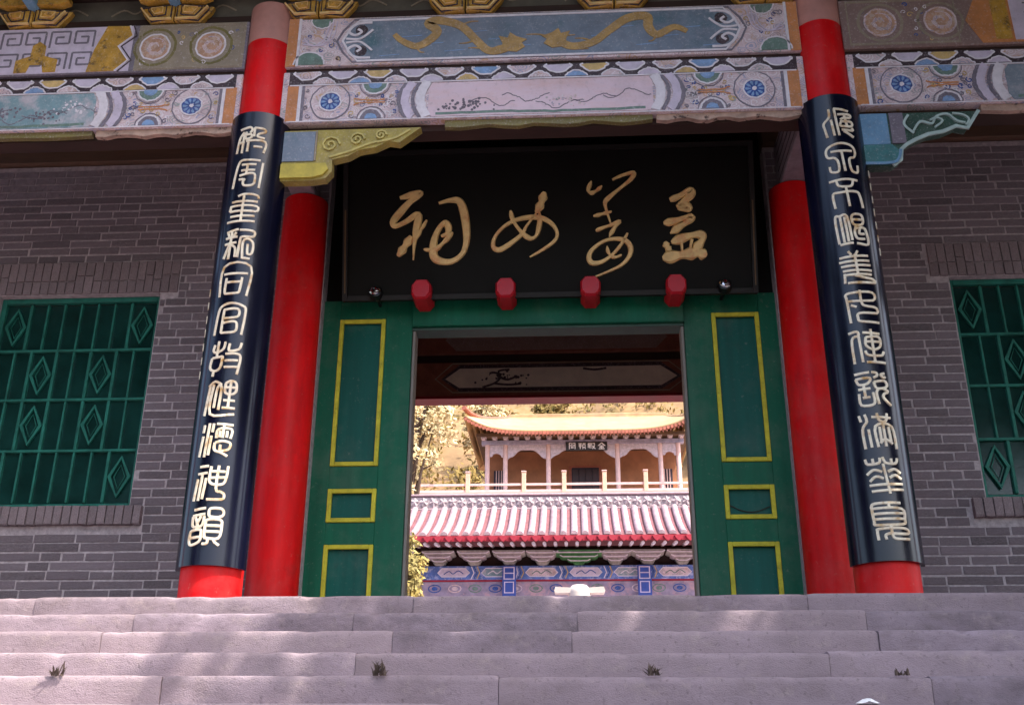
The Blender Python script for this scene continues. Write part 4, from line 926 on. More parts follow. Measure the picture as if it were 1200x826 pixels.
RIGHT = [
 [[(2.6,.2),(2.5,3),(.6,5),(.8,7),(1.3,10)],[(3,4),(3.6,9.6)],[(9,.8),(5,.2),(4.4,1),(5.1,9.6)],[(5.2,2.2),(9.2,2),(9.5,3),(7,3.4),(6,4)],[(7.4,2.4),(8,6)],[(5.8,4.7),(9.6,4.5),(9.6,6),(6,6.3),(6,5)],[(6,7.6),(9.8,7.5),(9.6,6.6)],[(6.6,8),(9.9,9.8)]],
 [[(.8,8),(1.2,9.8),(3.4,9.8),(3.6,6.8),(2.6,5.2),(.6,4.8),(.2,2.6),(1.4,1.2),(5,.2),(8.6,1),(9.6,3),(9,4.8),(7.4,5.4),(7.2,7.5),(7.8,9.8),(9.6,9.9),(9.9,7.6)],[(1.6,3),(8.4,2.8)],[(5,3),(5.5,9.8)]],
 [[(0,1),(5,.5),(9,.8)],[(2.2,1),(3,2.8),(6.6,2.8),(7.4,.9)],[(4.9,2.8),(5.4,9.6)],[(1,10),(.7,5.4),(3,4.9),(8,4.6),(9.2,6),(9.8,9.8)]],
 [[(.8,9.5),(.4,1.2),(1.8,.6),(4,.8),(4.8,8.6)],[(1.9,.8),(2.4,9.2)],[(3.2,1),(3.7,9)],[(1,9.8),(5,9.4)],[(5.4,.8),(6.4,.1),(8.6,.3),(9,2),(8.4,3.4),(6,3.6),(5.3,2.2),(5.4,.8)],[(5.6,1.9),(8.8,1.8)],[(6.5,3.7),(5.8,6),(6.4,8),(8.8,8)],[(6.2,4.8),(8.6,4.4),(9.6,5.6),(9.8,9.6),(6,9.6)],[(7.5,4.8),(7.2,6.4),(8.8,6.4)]],
 [[(3,0),(3.8,1.2)],[(5.8,0),(5,1.2)],[(4.8,1),(5.2,8.2)],[(.2,1.9),(9,1.3)],[(0,3.3),(9.2,2.9)],[(.4,4.7),(9.4,4.3)],[(.8,6.1),(9.6,5.9)],[(1,7.4),(9.4,7.2)],[(1.2,7),(1,9.9)],[(1.8,9.9),(9.9,9.7),(9.6,8.7),(6.8,8.3),(4,7.6)]],
 [[(1.2,10),(.8,3),(.6,1.4),(2.5,.9),(8.8,.8),(8.6,3.2),(1,3.4)],[(4.8,.2),(5,4),(6,5),(9.3,5.4),(9.4,7),(4,7.2),(3.4,8.6),(4.2,9.7),(9.8,9.9)],[(1.8,4.6),(3.4,5.3)]],
 [[(0,1),(2.4,.6),(2.8,1.8),(.8,3),(.8,10)],[(2.8,2),(3.2,9.7)],[(4,1),(9.2,1.2)],[(6.5,0),(6.7,9.5)],[(4.8,2.4),(8.8,2.2),(9,4.8),(6.8,6),(4.6,4.8),(4.8,2.4)],[(4.6,3.7),(9,3.6)],[(4.2,6.4),(5,7.7),(9,7.6),(9.9,6.4)],[(4.2,9.7),(10,9.7)]],
 [[(.2,1),(4.4,.6)],[(.4,2.4),(4.4,2.2),(3.6,3.8),(1.2,4),(.4,2.4)],[(2.4,4),(2.6,7.6)],[(.8,5.4),(4.2,5.2)],[(.9,6.6),(1.2,9.8),(4.8,9.6),(4.8,6.4)],[(1.8,7.8),(3.9,7.7)],[(5,.6),(6.4,.8),(6.6,1.6),(5.4,2.2)],[(9,.8),(7.8,1.2),(8.4,2),(9.2,1.8)],[(5.4,3.4),(8.6,3),(9.4,4.2),(8.4,5),(6,5.2),(5.4,3.4)],[(6.6,5.3),(5.8,6.6),(6.2,9.7)],[(7.8,5.2),(9.4,6),(8,6.8),(7.8,8),(9.9,9.9)]],
 [[(0,.6),(.4,2.4)],[(1.6,.4),(2,2.4),(.6,4.6),(.8,9.9)],[(2.2,4.6),(2.6,9.6)],[(3.4,1.2),(9,1.4)],[(5,.2),(5.4,2),(6.6,2.6),(7.6,2),(8,.2)],[(6.4,2.6),(6.6,9.4)],[(4.4,9.6),(4.2,3.8),(9,3.8),(9.8,9.9)],[(5.3,4),(5.4,8)],[(7.9,4),(8.2,8)],[(5,8.6),(6.5,7.4),(8.6,8.6)]],
 [[(.2,.6),(.8,2),(3.8,1.8),(4.2,.4)],[(2.2,.6),(2.3,1.9)],[(5,.2),(5.8,1.8),(8.6,1.8),(9.4,.4)],[(7.4,.6),(7.4,1.8)],[(4.9,2),(5.9,10)],[(.2,4.8),(2.2,3.6),(4.4,4.2)],[(.8,6.6),(2.6,5.4),(4.6,6)],[(6,4.2),(8,3.4),(9.8,4.4)],[(6.2,5.8),(8,5),(9.8,6)],[(.6,7.7),(10,7.3)],[(1,9.3),(10,8.8)]],
 [[(.3,1.6),(.3,1.2),(1.4,.4),(8.4,.3)],[(.3,1.6),(.6,5),(1.2,6),(8.4,5.8),(9.2,4.5),(8.6,1.8),(.4,1.7)],[(.6,3.1),(9,3)],[(.8,4.5),(9.2,4.4)],[(5,.4),(5,1.6)],[(1.2,9.9),(1.1,7.6),(1.8,7),(8.8,6.9),(9.6,8.2),(5,8.3)],[(5,6),(5,8.6),(6,9.6),(9.9,9.6)],[(3.3,9.8),(3.2,8.6),(4.8,8.2)]],
]
def couplet(cx, chars, label, side):
    t = thing('couplet_board', (cx, -.22, .27), label, 'couplet board')
    r0, r1, A = .206, .232, R(82); n = 40
    prof = []
    ring = [(r1, -A + 2 * A * i / n) for i in range(n + 1)] + [(r0, A - 2 * A * i / n) for i in range(n + 1)]
    pos = lambda r, a, z: (cx + r * math.sin(a), -r * math.cos(a), z)
    v = [pos(r, a, .285 if True else 0) for r, a in ring] + [pos(r, a, 3.70) for r, a in ring]; k = len(ring)
    f = [(i, (i + 1) % k, k + (i + 1) % k, k + i) for i in range(k)]
    for q in (0, k):
        for i in range(n): f.append((q + i, q + i + 1, q + k - 2 - i, q + k - 1 - i))
    MB().add(v, f).build('board', lacquer, t, True)
    mp = lambda u, z, h: pos(r1 + h, u / r1, z)
    for i, ch in enumerate(chars):
        zc = 3.45 - .292 * i; w, hgt = .222, .242
        mb = MB()
        for q, st in enumerate(ch):
            pts = [((x / 10 - .5) * w, zc + (.5 - y / 10) * hgt) for x, y in st]
            if len(pts) == 2:
                (xa, za), (xb, zb) = pts; pts = [(xa + (xb - xa) * j / 5, za + (zb - za) * j / 5) for j in range(6)]
            else: pts = smooth_line(pts, 4)
            mb.ribbon(pts, .0195, mp, -.001, .0052 + q * .0003, ridge=True)
        mb.build('character', gold_pale, t, True)
    for i in range(7):  # row of short raised pale dashes along the outer edge
        mb = MB(); z = (2.28 if side < 0 else 3.12) - i * .105 ; a = side * R(66)
        mb.ribbon([(a * r1, z), (a * r1, z - .055)], .016, mp, -.001, .004)
        mb.build('edge_dash', gold_pale, t)
    for z in (3.6, .36):
        MB().lathe(0, 0, [(.010, 0), (.010, .006), (.004, .010)], 10).build('fixing_nail', gold, t).matrix_local = Matrix.Translation(pos(r1, side * R(-35), z)) @ Matrix.Rotation(side * R(-35), 4, 'Z') @ Matrix.Rotation(R(90), 4, 'X')
    return t
tl = couplet(-2.15, LEFT, 'curved black couplet board with gold seal characters on the left column', -1)
tr = couplet(2.15, RIGHT, 'curved black couplet board with gold seal characters on the right column', 1)
for t in (tl, tr):
    for o in t.children:
        if o.name.startswith('fixing_nail'): o.matrix_parent_inverse = Matrix.Translation(-t.location)

# small spot lamps beside the pegs (unlit)
chrome = M('chrome', '#c8c8cc', .12, .05, 5, 0, metal=1.0); blk = M('lamp_black', '#101012', .35, .1, 5, 0)
for x, lab in ((-1.455, 'small round chrome spot lamp above the left green door panel'), (1.495, 'small round chrome spot lamp above the right green door panel')):
    t = thing('spot_lamp', (x, 1.42, 2.90), lab, 'lamp', 'spot lamps beside the plaque')
    mb = MB(); mb.lathe(0, 0, [(.03, 0), (.058, .03), (.06, .09), (.052, .095)], 20)
    o = mb.build('housing', blk, t, True)
    T = Matrix.Translation((x, 1.30, 2.905)) @ Matrix.Rotation(R(72), 4, 'X')
    o.data.transform(T @ Matrix.Translation((0, 0, -.06)))
    mb = MB(); k = 9; v = [(0, 0, .012)]
    for rr2, zz in ((.022, .018), (.038, .010), (.05, .0)):
        for i in range(k): a = 2 * math.pi * (i + (.5 if rr2 == .038 else 0)) / k; v.append((rr2 * math.cos(a), rr2 * math.sin(a), zz + random.uniform(-.004, .004)))
    f = [(0, 1 + i, 1 + (i + 1) % k) for i in range(k)]
    for q in (0, 1):
        for i in range(k): f.append((1 + q * k + i, 1 + q * k + k + i, 1 + q * k + k + (i + 1) % k, 1 + q * k + (i + 1) % k))
    mb.add(v, f); o = mb.build('reflector', chrome, t); o.data.transform(T @ Matrix.Translation((0, 0, .038)))
    MB().box(x - .012, x + .012, 1.36, 1.58, 2.895, 2.915).build('arm', blk, t)

# ------------------------------------------------------------------ inner gate across the courtyard
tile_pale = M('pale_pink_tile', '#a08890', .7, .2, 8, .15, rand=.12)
tile_dark = M('reddish_pan_tile', '#7a4c52', .8, .2, 8, .2)  # pan tiles in their own darker reddish grey
eave_red = M('eave_red', '#a8283c', .6, .15, 8, .1)
b_blue = M('beam_blue_paint', '#5f7cc0', .6, .25, 8, .05, spots='#b4bce0', spot_scale=7, spot_lo=.5, spot_hi=.62)
b_pinkblue = M('beam_mixed_paint', '#9a8fa6', .6, .2, 7, .05, spots='#c4a0a8', spot_scale=5, spot_lo=.48, spot_hi=.62)
carve = M('carved_grey', '#b4a6aa', .8, .25, 14, .3)
ig = thing('inner_gate', (.2, 14, 0), 'lower inner gate across the courtyard with pale tiled roof and blue beams', 'gate')
cx = .2
prof = [(12.95 + 1.65 * t / 8, 3.50 + .92 * ((t / 8) * .66 + (t / 8) ** 2 * .34)) for t in range(9)]
bprof = [(29.5 - y, z) for y, z in prof]
full = prof + bprof[::-1]
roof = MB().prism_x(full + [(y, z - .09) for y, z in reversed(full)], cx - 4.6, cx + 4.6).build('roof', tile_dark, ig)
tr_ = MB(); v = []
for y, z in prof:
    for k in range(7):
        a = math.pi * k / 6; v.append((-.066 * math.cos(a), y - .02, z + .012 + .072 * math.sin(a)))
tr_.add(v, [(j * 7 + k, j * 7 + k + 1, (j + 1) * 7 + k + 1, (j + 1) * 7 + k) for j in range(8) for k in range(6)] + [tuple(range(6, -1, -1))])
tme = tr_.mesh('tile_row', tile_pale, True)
drip = MB().prism([(-.085, 3.49), (.085, 3.49), (.06, 3.43), (0, 3.375), (-.06, 3.43)], 12.90, 12.925).mesh('drip_tile', eave_red)
raf = MB().tube([(0, 12.98, 3.36), (0, 13.7, 3.47)], .035, 8).mesh('rafter_end', p_white)
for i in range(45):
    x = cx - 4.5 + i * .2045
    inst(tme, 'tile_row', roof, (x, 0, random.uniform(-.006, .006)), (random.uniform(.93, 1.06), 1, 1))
    inst(drip, 'drip_tile', roof, (x + .102, 0, 0)); inst(raf, 'rafter_end', roof, (x + .05, 0, 0))
MB().box(cx - 4.6, cx + 4.6, 12.93, 12.96, 3.40, 3.50).build('fascia', eave_red, roof)
rd = MB().box(cx - 4.6, cx + 4.6, 14.60, 14.90, 4.36, 4.47, .02).build('ridge', tile_pale, ig)
MB().box(cx - 4.6, cx + 4.6, 14.64, 14.86, 4.472, 4.72, .02).build('ridge_band', carve, rd)
MB().box(cx - 4.6, cx + 4.6, 14.61, 14.89, 4.722, 4.77, .015).build('ridge_cap', tile_pale, rd)
fl = MB()
for i in range(46):
    x = cx - 4.5 + i * .2
    for k in range(5):
        a = k * 72 + i * 20; fl.add([(x, 14.60, 4.60), (x + .08 * math.cos(R(a)), 14.638, 4.60 + .09 * math.sin(R(a))), (x + .09 * math.cos(R(a + 36)), 14.615, 4.60 + .1 * math.sin(R(a + 36))), (x + .08 * math.cos(R(a + 72)), 14.638, 4.60 + .09 * math.sin(R(a + 72)))], [(0, 1, 2, 3)])
fo = fl.build('ridge_flowers', carve, rd); fo['kind'] = 'stuff'
# bracket sets
def dougong(x, w, m1, m2):
    o = MB().prism([(x - .07, 3.10), (x + .07, 3.10), (x + .12, 3.15), (x - .12, 3.15)], 13.66, 13.86).build('bracket_set', m1, ig)
    for k, (ww, z, y) in enumerate(((w * .42, 3.152, 13.60), (w * .70, 3.212, 13.50), (w * .94, 3.272, 13.40))):
        MB().prism([(x - ww, z + .055), (x - ww, z + .03), (x - ww + .06, z), (x + ww - .06, z), (x + ww, z + .03), (x + ww, z + .055)], y, 13.86).build('bracket_arm', m2 if k % 2 else m1, o)
        ln = MB()
        for s in (-1, 1): ln.ribbon([(x, z + .004), (x + s * (ww - .06), z + .006), (x + s * ww, z + .034)], .02, face_at(y), 0, .006)
        ln.build('white_edge', p_white, o)
bgm = M('bracket_grey_green', '#a8a49c', .7, .25, 12, .1); bgm2 = M('bracket_green', '#4f8450', .7, .2, 12, .1)
for x in (-3.2, -2.42, -1.74, -1.06, -.42, .98, 1.60, 2.26, 2.95): dougong(x, .33, bgm, carve)
dougong(.28, .52, bgm2, bgm2)
MB().box(cx - 4.3, cx + 4.3, 13.87, 13.92, 3.0, 3.5).build('dark_back_board', wood_dark, ig)  # dark panels showing between the bracket sets
ub_ = MB().box(cx - 4.3, cx + 4.3, 13.72, 13.98, 2.83, 3.095, .01).build('upper_beam', b_blue, ig)
Fi = face_at(13.72)
for k in range(6):
    x0 = -2.45 + k * .85; o6 = [(x0, 2.96), (x0 + .08, 2.885), (x0 + .54, 2.885), (x0 + .62, 2.96), (x0 + .54, 3.045), (x0 + .08, 3.045)]
    m_ = MB(); m_.plate(o6, Fi, .001, .006); m_.build('painted_cartouche', (p_lilac, p_scene_teal, p_base)[k % 3], ub_)
    m_ = MB(); m_.ribbon(o6, .016, Fi, .001, .009, True); m_.build('cartouche_border', p_white, ub_)
    for q in range(3):
        xx = x0 + .655 + q * .055
        m_ = MB(); m_.ribbon([(xx, 3.08), (xx + .05, 2.96), (xx, 2.85)], .02, Fi, .001, .006 + q * .0005); m_.build('chevron', (p_white, p_blue, p_ochre_soft)[q], ub_)
    m_ = MB(); m_.ribbon(smooth_line([(x0 + .12, 2.93), (x0 + .22, 2.99), (x0 + .30, 2.94), (x0 + .40, 3.0), (x0 + .5, 2.94)], 4), .018, Fi, .006, .0085); m_.build('cartouche_scroll', (p_blue, p_white, p_green)[k % 3], ub_)
MB().box(cx - 4.3, cx + 4.3, 13.74, 13.96, 2.795, 2.828).build('red_line', eave_red, ig)
lb_ = MB().box(cx - 4.3, cx + 4.3, 13.73, 13.97, 2.45, 2.793, .01).build('lower_beam', b_pinkblue, ig)
Fi2 = face_at(13.73)
for k in range(13):
    x0 = -2.5 + k * .39
    m_ = MB(); m_.ribbon(circ(x0, 2.66, .12, 14, .07), .02, Fi2, .001, .005, True); m_.plate(circ(x0, 2.66, .06, 10, .04), Fi2, .001, .006); m_.build('painted_medallion', (p_blue, p_base, p_green)[k % 3], lb_)
for x in (-1.06, 1.52):
    t = MB().box(x - .13, x + .13, 13.62, 13.70, 2.48, 3.08, .01).build('post_plaque', M('post_plaque_blue', '#3c56a8', .5, .12, 8), ig)
    m_ = MB(); mpx = face_at(13.62)
    m_.ribbon(rect(x - .095, x + .095, 2.82, 3.04), .03, mpx, .001, .008, True); m_.ribbon([(x - .09, 2.93), (x + .09, 2.93)], .02, mpx, .001, .007)
    m_.ribbon(rect(x - .085, x + .085, 2.56, 2.76), .026, mpx, .001, .008, True)
    m_.build('white_frame', p_lilac, t)
for x in (-3.9, -1.06, 1.52, 4.3):
    MB().lathe(x, 13.85, [(.16, 0), (.16, 2.45)], 24).build('column', red, ig, True)
MB().box(cx - 4.3, -1.3, 13.9, 14.1, 0, 2.44).build('wall', M('inner_wall_plaster', '#b08a80', .8, .1, 3), ig)
MB().box(1.76, cx + 4.3, 13.9, 14.1, 0, 2.44).build('wall', M('inner_wall_plaster'), ig)

# pale stone incense burner standing in the courtyard
marble = M('white_marble', '#e4dcd8', .5, .06, 5, .1)
ib = thing('incense_burner', (.27, 10.6, 0), 'white stone incense burner with flat side ears, its top showing above the threshold', 'burner')
K = 1.10; BX, BYY = .27, 10.6
MB().lathe(BX, BYY, [(.34, 0), (.34, .12), (.26, .2), (.2, .5), (.2, .62), (.3, .72)], 6).build('pedestal', marble, ib)
MB().lathe(BX, BYY, [(.16, .72), (.30, .85), (.36, 1.1), (.34, 1.3), (.28, 1.36), (.24, 1.36)], 24).build('bowl', marble, ib, True)
MB().lathe(BX, BYY, [(.19, 1.36), (.185, 2.0), (.165, 2.08), (.12, 2.13), (.03, 2.15)], 20).build('chimney', marble, ib, True)
for s in (-1, 1):
    MB().prism([(BX + s * .15, 2.0), (BX + s * .39, 2.0), (BX + s * .41, 2.04), (BX + s * .39, 2.10), (BX + s * .15, 2.085)], BYY - .1, BYY + .1).build('ear', marble, ib)

# ------------------------------------------------------------------ hill and upper hall
earth = M('hill_earth', '#8e7250', .95, .3, .35, .4, spots='#6a5c30', spot_scale=.25, spot_lo=.5, spot_hi=.66)
hill = MB(); hv = []; NX, NY = 60, 70
def hz(x, y):
    if y < 20: z = -.3
    elif y < 34: z = -.3 + max(0, y - 24) / 10 * 6.8
    elif y < 35.5: z = 6.5
    elif y < 43.5: z = 10.42
    else: z = 10.42 + (y - 43.5) * .86 + 1.2 * math.sin(y * .21 + x * .13)
    return z + .5 * math.sin(x * .37 + y * .19) * (1 if y > 44 or 22 < y < 32 else 0)
for j in range(NY + 1):
    for i in range(NX + 1):
        x = -60 + 120 * i / NX; y = 18.4 + 92 * (j / NY) ** 1.15
        hv.append((x, y, hz(x, y) + (random.uniform(-.35, .35) if y > 45 else 0)))
hill.add(hv, [(j * (NX + 1) + i, j * (NX + 1) + i + 1, (j + 1) * (NX + 1) + i + 1, (j + 1) * (NX + 1) + i) for j in range(NY) for i in range(NX)])
tag(hill.build('hillside', earth, None, True), 'dry olive hillside rising behind the upper hall', 'hillside', kind='structure')

leaf_y = M('pale_yellow_leaf', '#b8a47c', .8, .25, 2.0, 0, spots='#e0d0a0', spot_scale=3, spot_lo=.5, spot_hi=.62)
leaf_o = M('olive_leaf', '#80682e', .8, .3, 2.0, 0, spots='#5a5a2c', spot_scale=2, spot_lo=.5, spot_hi=.65)
leaf_g = M('green_leaf', '#8a7e48', .8, .3, 3.0, 0, spots='#c0ac60', spot_scale=4, spot_lo=.5, spot_hi=.62)
bark = M('bark', '#5a4a40', .9, .2, 8, .4, stretch=(1, 1, .3))
def leaves(mb, c, rad, n, size, rnd):
    for _ in range(n):
        d = Vector((rnd.gauss(0, 1), rnd.gauss(0, 1), rnd.gauss(0, .8))); d.normalize(); d *= rnd.random() ** .4
        p = Vector(c) + Vector((d.x * rad[0], d.y * rad[1], d.z * rad[2]))
        a = Vector((rnd.uniform(-1, 1), rnd.uniform(-1, 1), rnd.uniform(-1, 1))).normalized(); b = a.orthogonal().normalized()
        s = size * rnd.uniform(.6, 1.4)
        mb.add([p - a * s, p + b * s * .45, p + a * s, p - b * s * .45], [(0, 1, 2, 3)])
def tree(base, h, crown, label, mat, seed, nl=60, n=70, size=.09, cat='tree', group=None, name='tree', split=.35):
    rnd = random.Random(seed); t = thing(name, base, label, cat, group); B = Vector(base)
    tk = MB(); lv = MB()
    topp = B + Vector((rnd.uniform(-.3, .3), rnd.uniform(-.2, .2), h * .8))
    pts = [B + Vector((0, 0, -.2)), B + Vector((.05, .02, h * split)), topp]; r0 = h * .028
    tk.tube([pts[0], pts[1], (pts[1] + topp) / 2 + Vector((rnd.uniform(-.1, .1) * h * .2, 0, 0)), topp], [r0, r0 * .75, r0 * .5, r0 * .2], 8)
    for k in range(nl):
        a = rnd.uniform(0, 6.28); q = rnd.random() ** .5; zz = rnd.uniform(-1, 1); rr = math.sqrt(max(0, 1 - zz * zz)) * q
        c = B + Vector((crown[0] * rr * math.cos(a), crown[1] * rr * math.sin(a), h - crown[2] + crown[2] * zz * q))
        if k < nl * .45:
            f0 = pts[1] + (topp - pts[1]) * rnd.random()
            mid = (f0 + c) / 2 + Vector((0, 0, .08 * h))
            tk.tube([f0, mid, c], [r0 * .35, r0 * .2, r0 * .06], 5)
        leaves(lv, c, (crown[0] * .26, crown[1] * .26, crown[2] * .2), n, size, rnd)
    tk.build('trunk', bark, t, True); lv.build('crown', mat, t)
    return t
tree((-5.3, 27.5, hz(-5.3, 27.5)), 10.2, (1.5, 1.5, 2.0), 'pale yellow blossoming tree left of the upper hall', leaf_y, 3, 34, 60, .10)
tree((-2.85, 11.6, 0), 3.3, (.55, .55, .85), 'yellow green bush in front of the left end of the inner gate', leaf_g, 5, 46, 60, .05, 'bush', None, 'bush', .15)
for i, (x, y, h, lab) in enumerate(((-8.6, 50, 4.5, 'olive shrubby tree on the hillside beyond the left roof corner'), (-1.0, 52, 4.2, 'olive shrubby tree on the hillside above the left half of the hall roof'), (3.6, 50, 4.0, 'pale leafed tree on the hillside above the right half of the hall roof'), (8.2, 51, 4.6, 'olive shrubby tree on the hillside beyond the right roof corner'), (-4.4, 48.5, 4.4, 'pale leafed tree on the hillside behind the left roof corner'))):
    tree((x, y, hz(x, y)), h, (1.9, 1.5, 1.6), lab, leaf_y if i in (2, 4) else leaf_o, 20 + i, 40, 50, .16, group='trees on the hillside')
sc_ = MB(); rnd = random.Random(9)
for _ in range(700):
    y = 46 + 44 * rnd.random() ** 1.2; x = rnd.uniform(-18, 20)
    leaves(sc_, (x, y, hz(x, y) + .4), (.9, .9, .7), 40, .17, rnd)
tag(sc_.build('hill_scrub', leaf_o), 'olive and yellow scrub covering the hillside', 'scrub', kind='stuff')

# upper hall
ter = MB().box(-9, 11, 35.6, 43.5, 4.0, 10.55).build('upper_terrace', M('terrace_stone', '#b5a39c', .9, .12, 1.0, .2))
tag(ter, 'pale stone terrace under the upper hall', 'terrace', kind='structure')
hall = thing('upper_hall', (.6, 38, 10.55), 'upper temple hall with upturned yellow tiled roof and pale columns', 'hall')
pk = M('pale_pink_column', '#d8b4b0', .6, .1, 5, .05); och = M('orange_wall', '#a8704e', .75, .15, 2, .1)
val = M('lilac_fretwork', '#c4b4c0', .65, .2, 9, .1); dkw = M('dark_lattice', '#2c2030', .6, .2, 9, .05)
yel = M('yellow_glazed_tile', '#b8946a', .5, .2, 2, .1, spots='#a8806c', spot_scale=.7, spot_lo=.5, spot_hi=.7); rdt = M('rust_tile', '#a8604c', .6, .15, 3, .1)
hx = .6
cols = (-3.45, -2.68, -.85, 2.08, 3.89, 4.65)
for x in cols: MB().lathe(x, 36.8, [(.17, 10.56), (.10, 10.66), (.10, 13.0)], 14).build('column', pk, hall, True)
MB().box(-3.4, 4.6, 38.6, 38.8, 10.56, 13.4).build('wall', och, hall)
MB().box(.02, 1.42, 38.5, 38.6, 10.56, 12.48).build('door_surround', rdt, hall)
d_ = MB().box(.13, 1.32, 38.45, 38.5, 10.58, 12.38).build('door', dkw, hall)
for k in range(4): MB().box(.16 + .29 * k, .43 + .29 * k, 38.42, 38.448, 10.6, 12.3, .01).build('door_leaf', M('dark_door_leaf', '#3a2226', .5, .15, 6), d_)
for a, b in ((-3.30, -2.85), (4.05, 4.52)):
    w_ = MB().box(a, b, 38.5, 38.598, 10.9, 12.3).build('window', dkw, hall)
    for k in range(1, 4): MB().box(a + (b - a) * k / 4 - .02, a + (b - a) * k / 4 + .02, 38.47, 38.498, 10.9, 12.3).build('bar', pk, w_)
# fretwork valances with arched undersides
for i in range(5):
    a, b = cols[i] + .1, cols[i + 1] - .1; w = b - a; n = 16
    low = []
    for k in range(n + 1):
        t = k / n; e = min(t, 1 - t) * w
        z = 12.30 + min(.40, e * .75) if w > 1 else 12.40 + .16 * math.sin(math.pi * t)
        z -= .05 * (1 if int(t * 8) % 2 else 0) * (t < .2 or t > .8)
        low.append((a + w * t, z))
    MB().prism(low + [(b, 12.92), (a, 12.92)], 36.76, 36.84).build('fretwork', val, hall)
MB().box(-3.7, 4.9, 36.66, 36.94, 12.921, 13.10, .01).build('eave_beam', M('eave_beam_blue', '#9c96b0', .65, .2, 5, .1), hall)
for i in range(19):
    x = -3.6 + i * .466
    MB().prism([(x - .06, 13.10), (x + .06, 13.10), (x + .2, 13.30), (x - .2, 13.30)], 36.4, 36.9).build('eave_bracket', val, hall)
# plaque over the hall door
hp = MB().box(-.10, 1.66, 36.60, 36.65, 12.60, 12.98, .01).build('hall_plaque', M('hall_plaque_black', '#2a2326', .5, .15, 6), hall)
Fh = face_at(36.60)
GL = [[[(1,0),(1,10)],[(1,0),(4,0),(4,4),(1,4)],[(9,0),(9,10)],[(9,0),(6,0),(6,4),(9,4)],[(3,6),(7,6)],[(3,8),(7,8)]],
      [[(0,1),(5,1)],[(1,3),(4,3),(4,6),(1,6),(1,3)],[(2.5,0),(2.5,10)],[(6,1),(10,1)],[(6,3),(9.5,3),(9.5,7),(6,7),(6,3)],[(7,7),(6,10)],[(8.5,7),(10,10)]],
      [[(0,1),(5,1),(5,3),(0,3)],[(0,1),(0,8)],[(1,5),(5,5)],[(1,8),(5,8)],[(2,4),(2,8)],[(6,1),(9,1),(9,4)],[(6,5),(9,5),(6,10)],[(6,6),(10,10)]],
      [[(5,0),(0,5)],[(5,0),(10,5)],[(2,5),(8,5)],[(2,7.5),(8,7.5)],[(5,5),(5,10)],[(1,10),(9,10)]]]
for i, g_ in enumerate(GL):
    m_ = MB()
    for q, st in enumerate(g_): m_.ribbon([(.02 + i * .415 + x / 10 * .30, 12.92 - y / 10 * .26) for x, y in st], .035, Fh, 0, .012 + q * .001)
    m_.build('character', p_white, hp)
# roof with upturned corners
def eave(t):   # t -1..1 along the front eave
    return hx - .25 + t * 4.85 + .15, 35.75 - .5 * abs(t) ** 6, 13.12 + .55 * abs(t) ** 5
rv = []; NXr, NYr = 48, 8
for j in range(NYr + 1):
    q = j / NYr
    for i in range(NXr + 1):
        t = -1 + 2 * i / NXr; ex, ey, ez = eave(t)
        rxx = .9 + t * 3.5; ry = 38.9; rz = 14.80
        s = q * .62 + q * q * .38
        rv.append((ex + (rxx - ex) * q, ey + (ry - ey) * q, ez + (rz - ez) * s))
back = [(x, 77.8 - y, z) for x, y, z in rv]
rf_ = [(j * (NXr + 1) + i, j * (NXr + 1) + i + 1, (j + 1) * (NXr + 1) + i + 1, (j + 1) * (NXr + 1) + i) for j in range(NYr) for i in range(NXr)]
hr = MB().add(rv, rf_).add(back, rf_)
e0 = [j * (NXr + 1) for j in range(NYr + 1)]; nb = len(rv)
for e in (e0, [k + NXr for k in e0]):
    for j in range(NYr): hr.add([hr.v[e[j]], hr.v[e[j + 1]], hr.v[nb + e[j + 1]], hr.v[nb + e[j]]], [(0, 1, 2, 3)])
hroof = hr.build('roof', yel, hall, True)
sol = hroof.modifiers.new('thickness', 'SOLIDIFY'); sol.thickness = .12; sol.offset = -1
ribs = MB(); ends = MB(); tip = MB()
for i in range(62):
    t = -.985 + 1.97 * i / 61; ex, ey, ez = eave(t); rxx = .9 + t * 3.5
    pts = []
    for j in range(7):
        q = j / 6; s = q * .62 + q * q * .38
        pts.append((ex + (rxx - ex) * q, ey + (38.9 - ey) * q, ez + (14.80 - ez) * s + .03))
    ribs.tube(pts, .05, 6)
    ends.tube([(ex, ey - .04, ez - .01), (ex, ey + .02, ez - .01)], .075, 8)
    ends.add([(ex + .04, ey - .02, ez - .04), (ex + .16, ey - .02, ez - .04), (ex + .10, ey - .02, ez - .17)], [(0, 1, 2)])
r_ = ribs.build('tile_ridges', yel, hroof, True); r_['kind'] = 'stuff'
r_ = ends.build('eave_tiles', rdt, hroof); r_['kind'] = 'stuff'
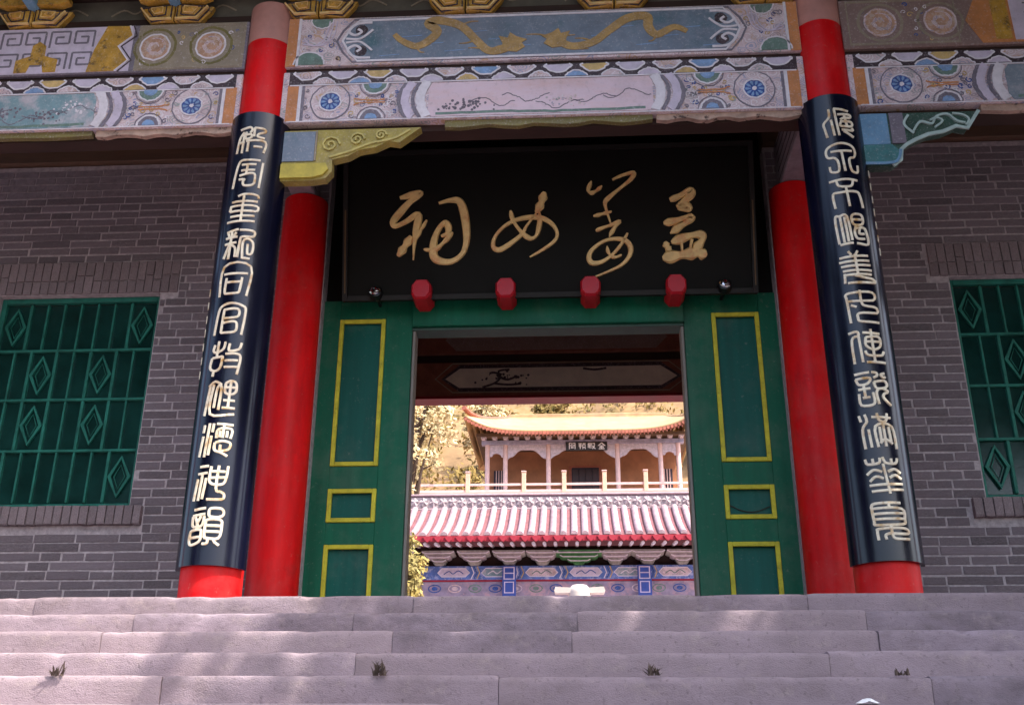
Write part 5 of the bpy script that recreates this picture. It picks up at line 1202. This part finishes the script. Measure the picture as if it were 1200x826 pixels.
for t in (-1, 1):
    ex, ey, ez = eave(t); pts = []
    for j in range(9):
        q = j / 8; s = q * .62 + q * q * .38; rxx = .9 + t * 3.5
        pts.append((ex + (rxx - ex) * q, ey + (38.9 - ey) * q, ez + (14.80 - ez) * s + .08 + .35 * (1 - q) ** 6))
    MB().tube(pts, [.11] * 9, 8).build('hip_ridge', rdt if t < 0 else yel, hroof, True)  # left hip's shaded side is put into its rust colour
MB().box(.9 - 3.6, .9 + 3.6, 38.75, 39.05, 14.78, 15.02, .03).build('ridge', yel, hroof)
MB().box(-3.9, 5.1, 36.3, 41, 13.18, 13.3).build('eave_soffit', wood_mid, hall)
MB().box(-3.4, 4.6, 41.0, 41.2, 10.56, 13.2).build('rear_wall', och, hall)
for x in (-3.5, 4.6): MB().box(x - .0, x + .1, 38.6, 41.2, 10.56, 13.2).build('side_wall', och, hall)

# balustrade on the terrace edge
bal = thing('balustrade', (.6, 36.1, 10.55), 'pale pink railing with orange posts in front of the upper hall', 'railing')
for x in (-6.6, -4.2, -1.86, -.19, 1.48, 3.18, 5.2, 7.4):
    p_ = MB().box(x - .09, x + .09, 36.02, 36.2, 10.55, 11.5, .015).build('post', M('orange_post', '#d8b098', .6, .1, 5), bal)
    MB().box(x - .11, x + .11, 36.0, 36.22, 11.502, 11.56, .02).build('post_cap', pk, p_)
for z in (10.95, 10.68): MB().box(-7.2, 8, 36.07, 36.15, z, z + .09).build('rail', pk, bal)

# ------------------------------------------------------------------ unseen tall trees, placed to shade the steps and darken the board reflections
leaf_d = M('dark_green_leaf', '#3f4f2c', .7, .3, 1.0, 0)
tree((7.4, -4.6, -2.75), 11.6, (4.9, 3.4, 2.8), 'unseen tall dark green tree right of the steps, placed to shade them', leaf_d, 41, 230, 110, .2, group='unseen trees placed for shade and reflections', split=.4)
tree((-7.6, -6.2, -2.75), 12.5, (4.2, 4.2, 4.2), 'unseen tall dark green tree left of the steps', leaf_d, 42, 110, 90, .17, group='unseen trees placed for shade and reflections', split=.35)
tree((-14.5, -12.0, -2.75), 14.0, (5.0, 4.8, 5.0), 'unseen tall dark green tree far left below the steps', leaf_d, 44, 95, 80, .2, group='unseen trees placed for shade and reflections', split=.3)
tree((18.0, -9.5, -2.75), 14.0, (5.0, 4.8, 5.0), 'unseen tall dark green tree far right below the steps', leaf_d, 45, 95, 80, .2, group='unseen trees placed for shade and reflections', split=.3)
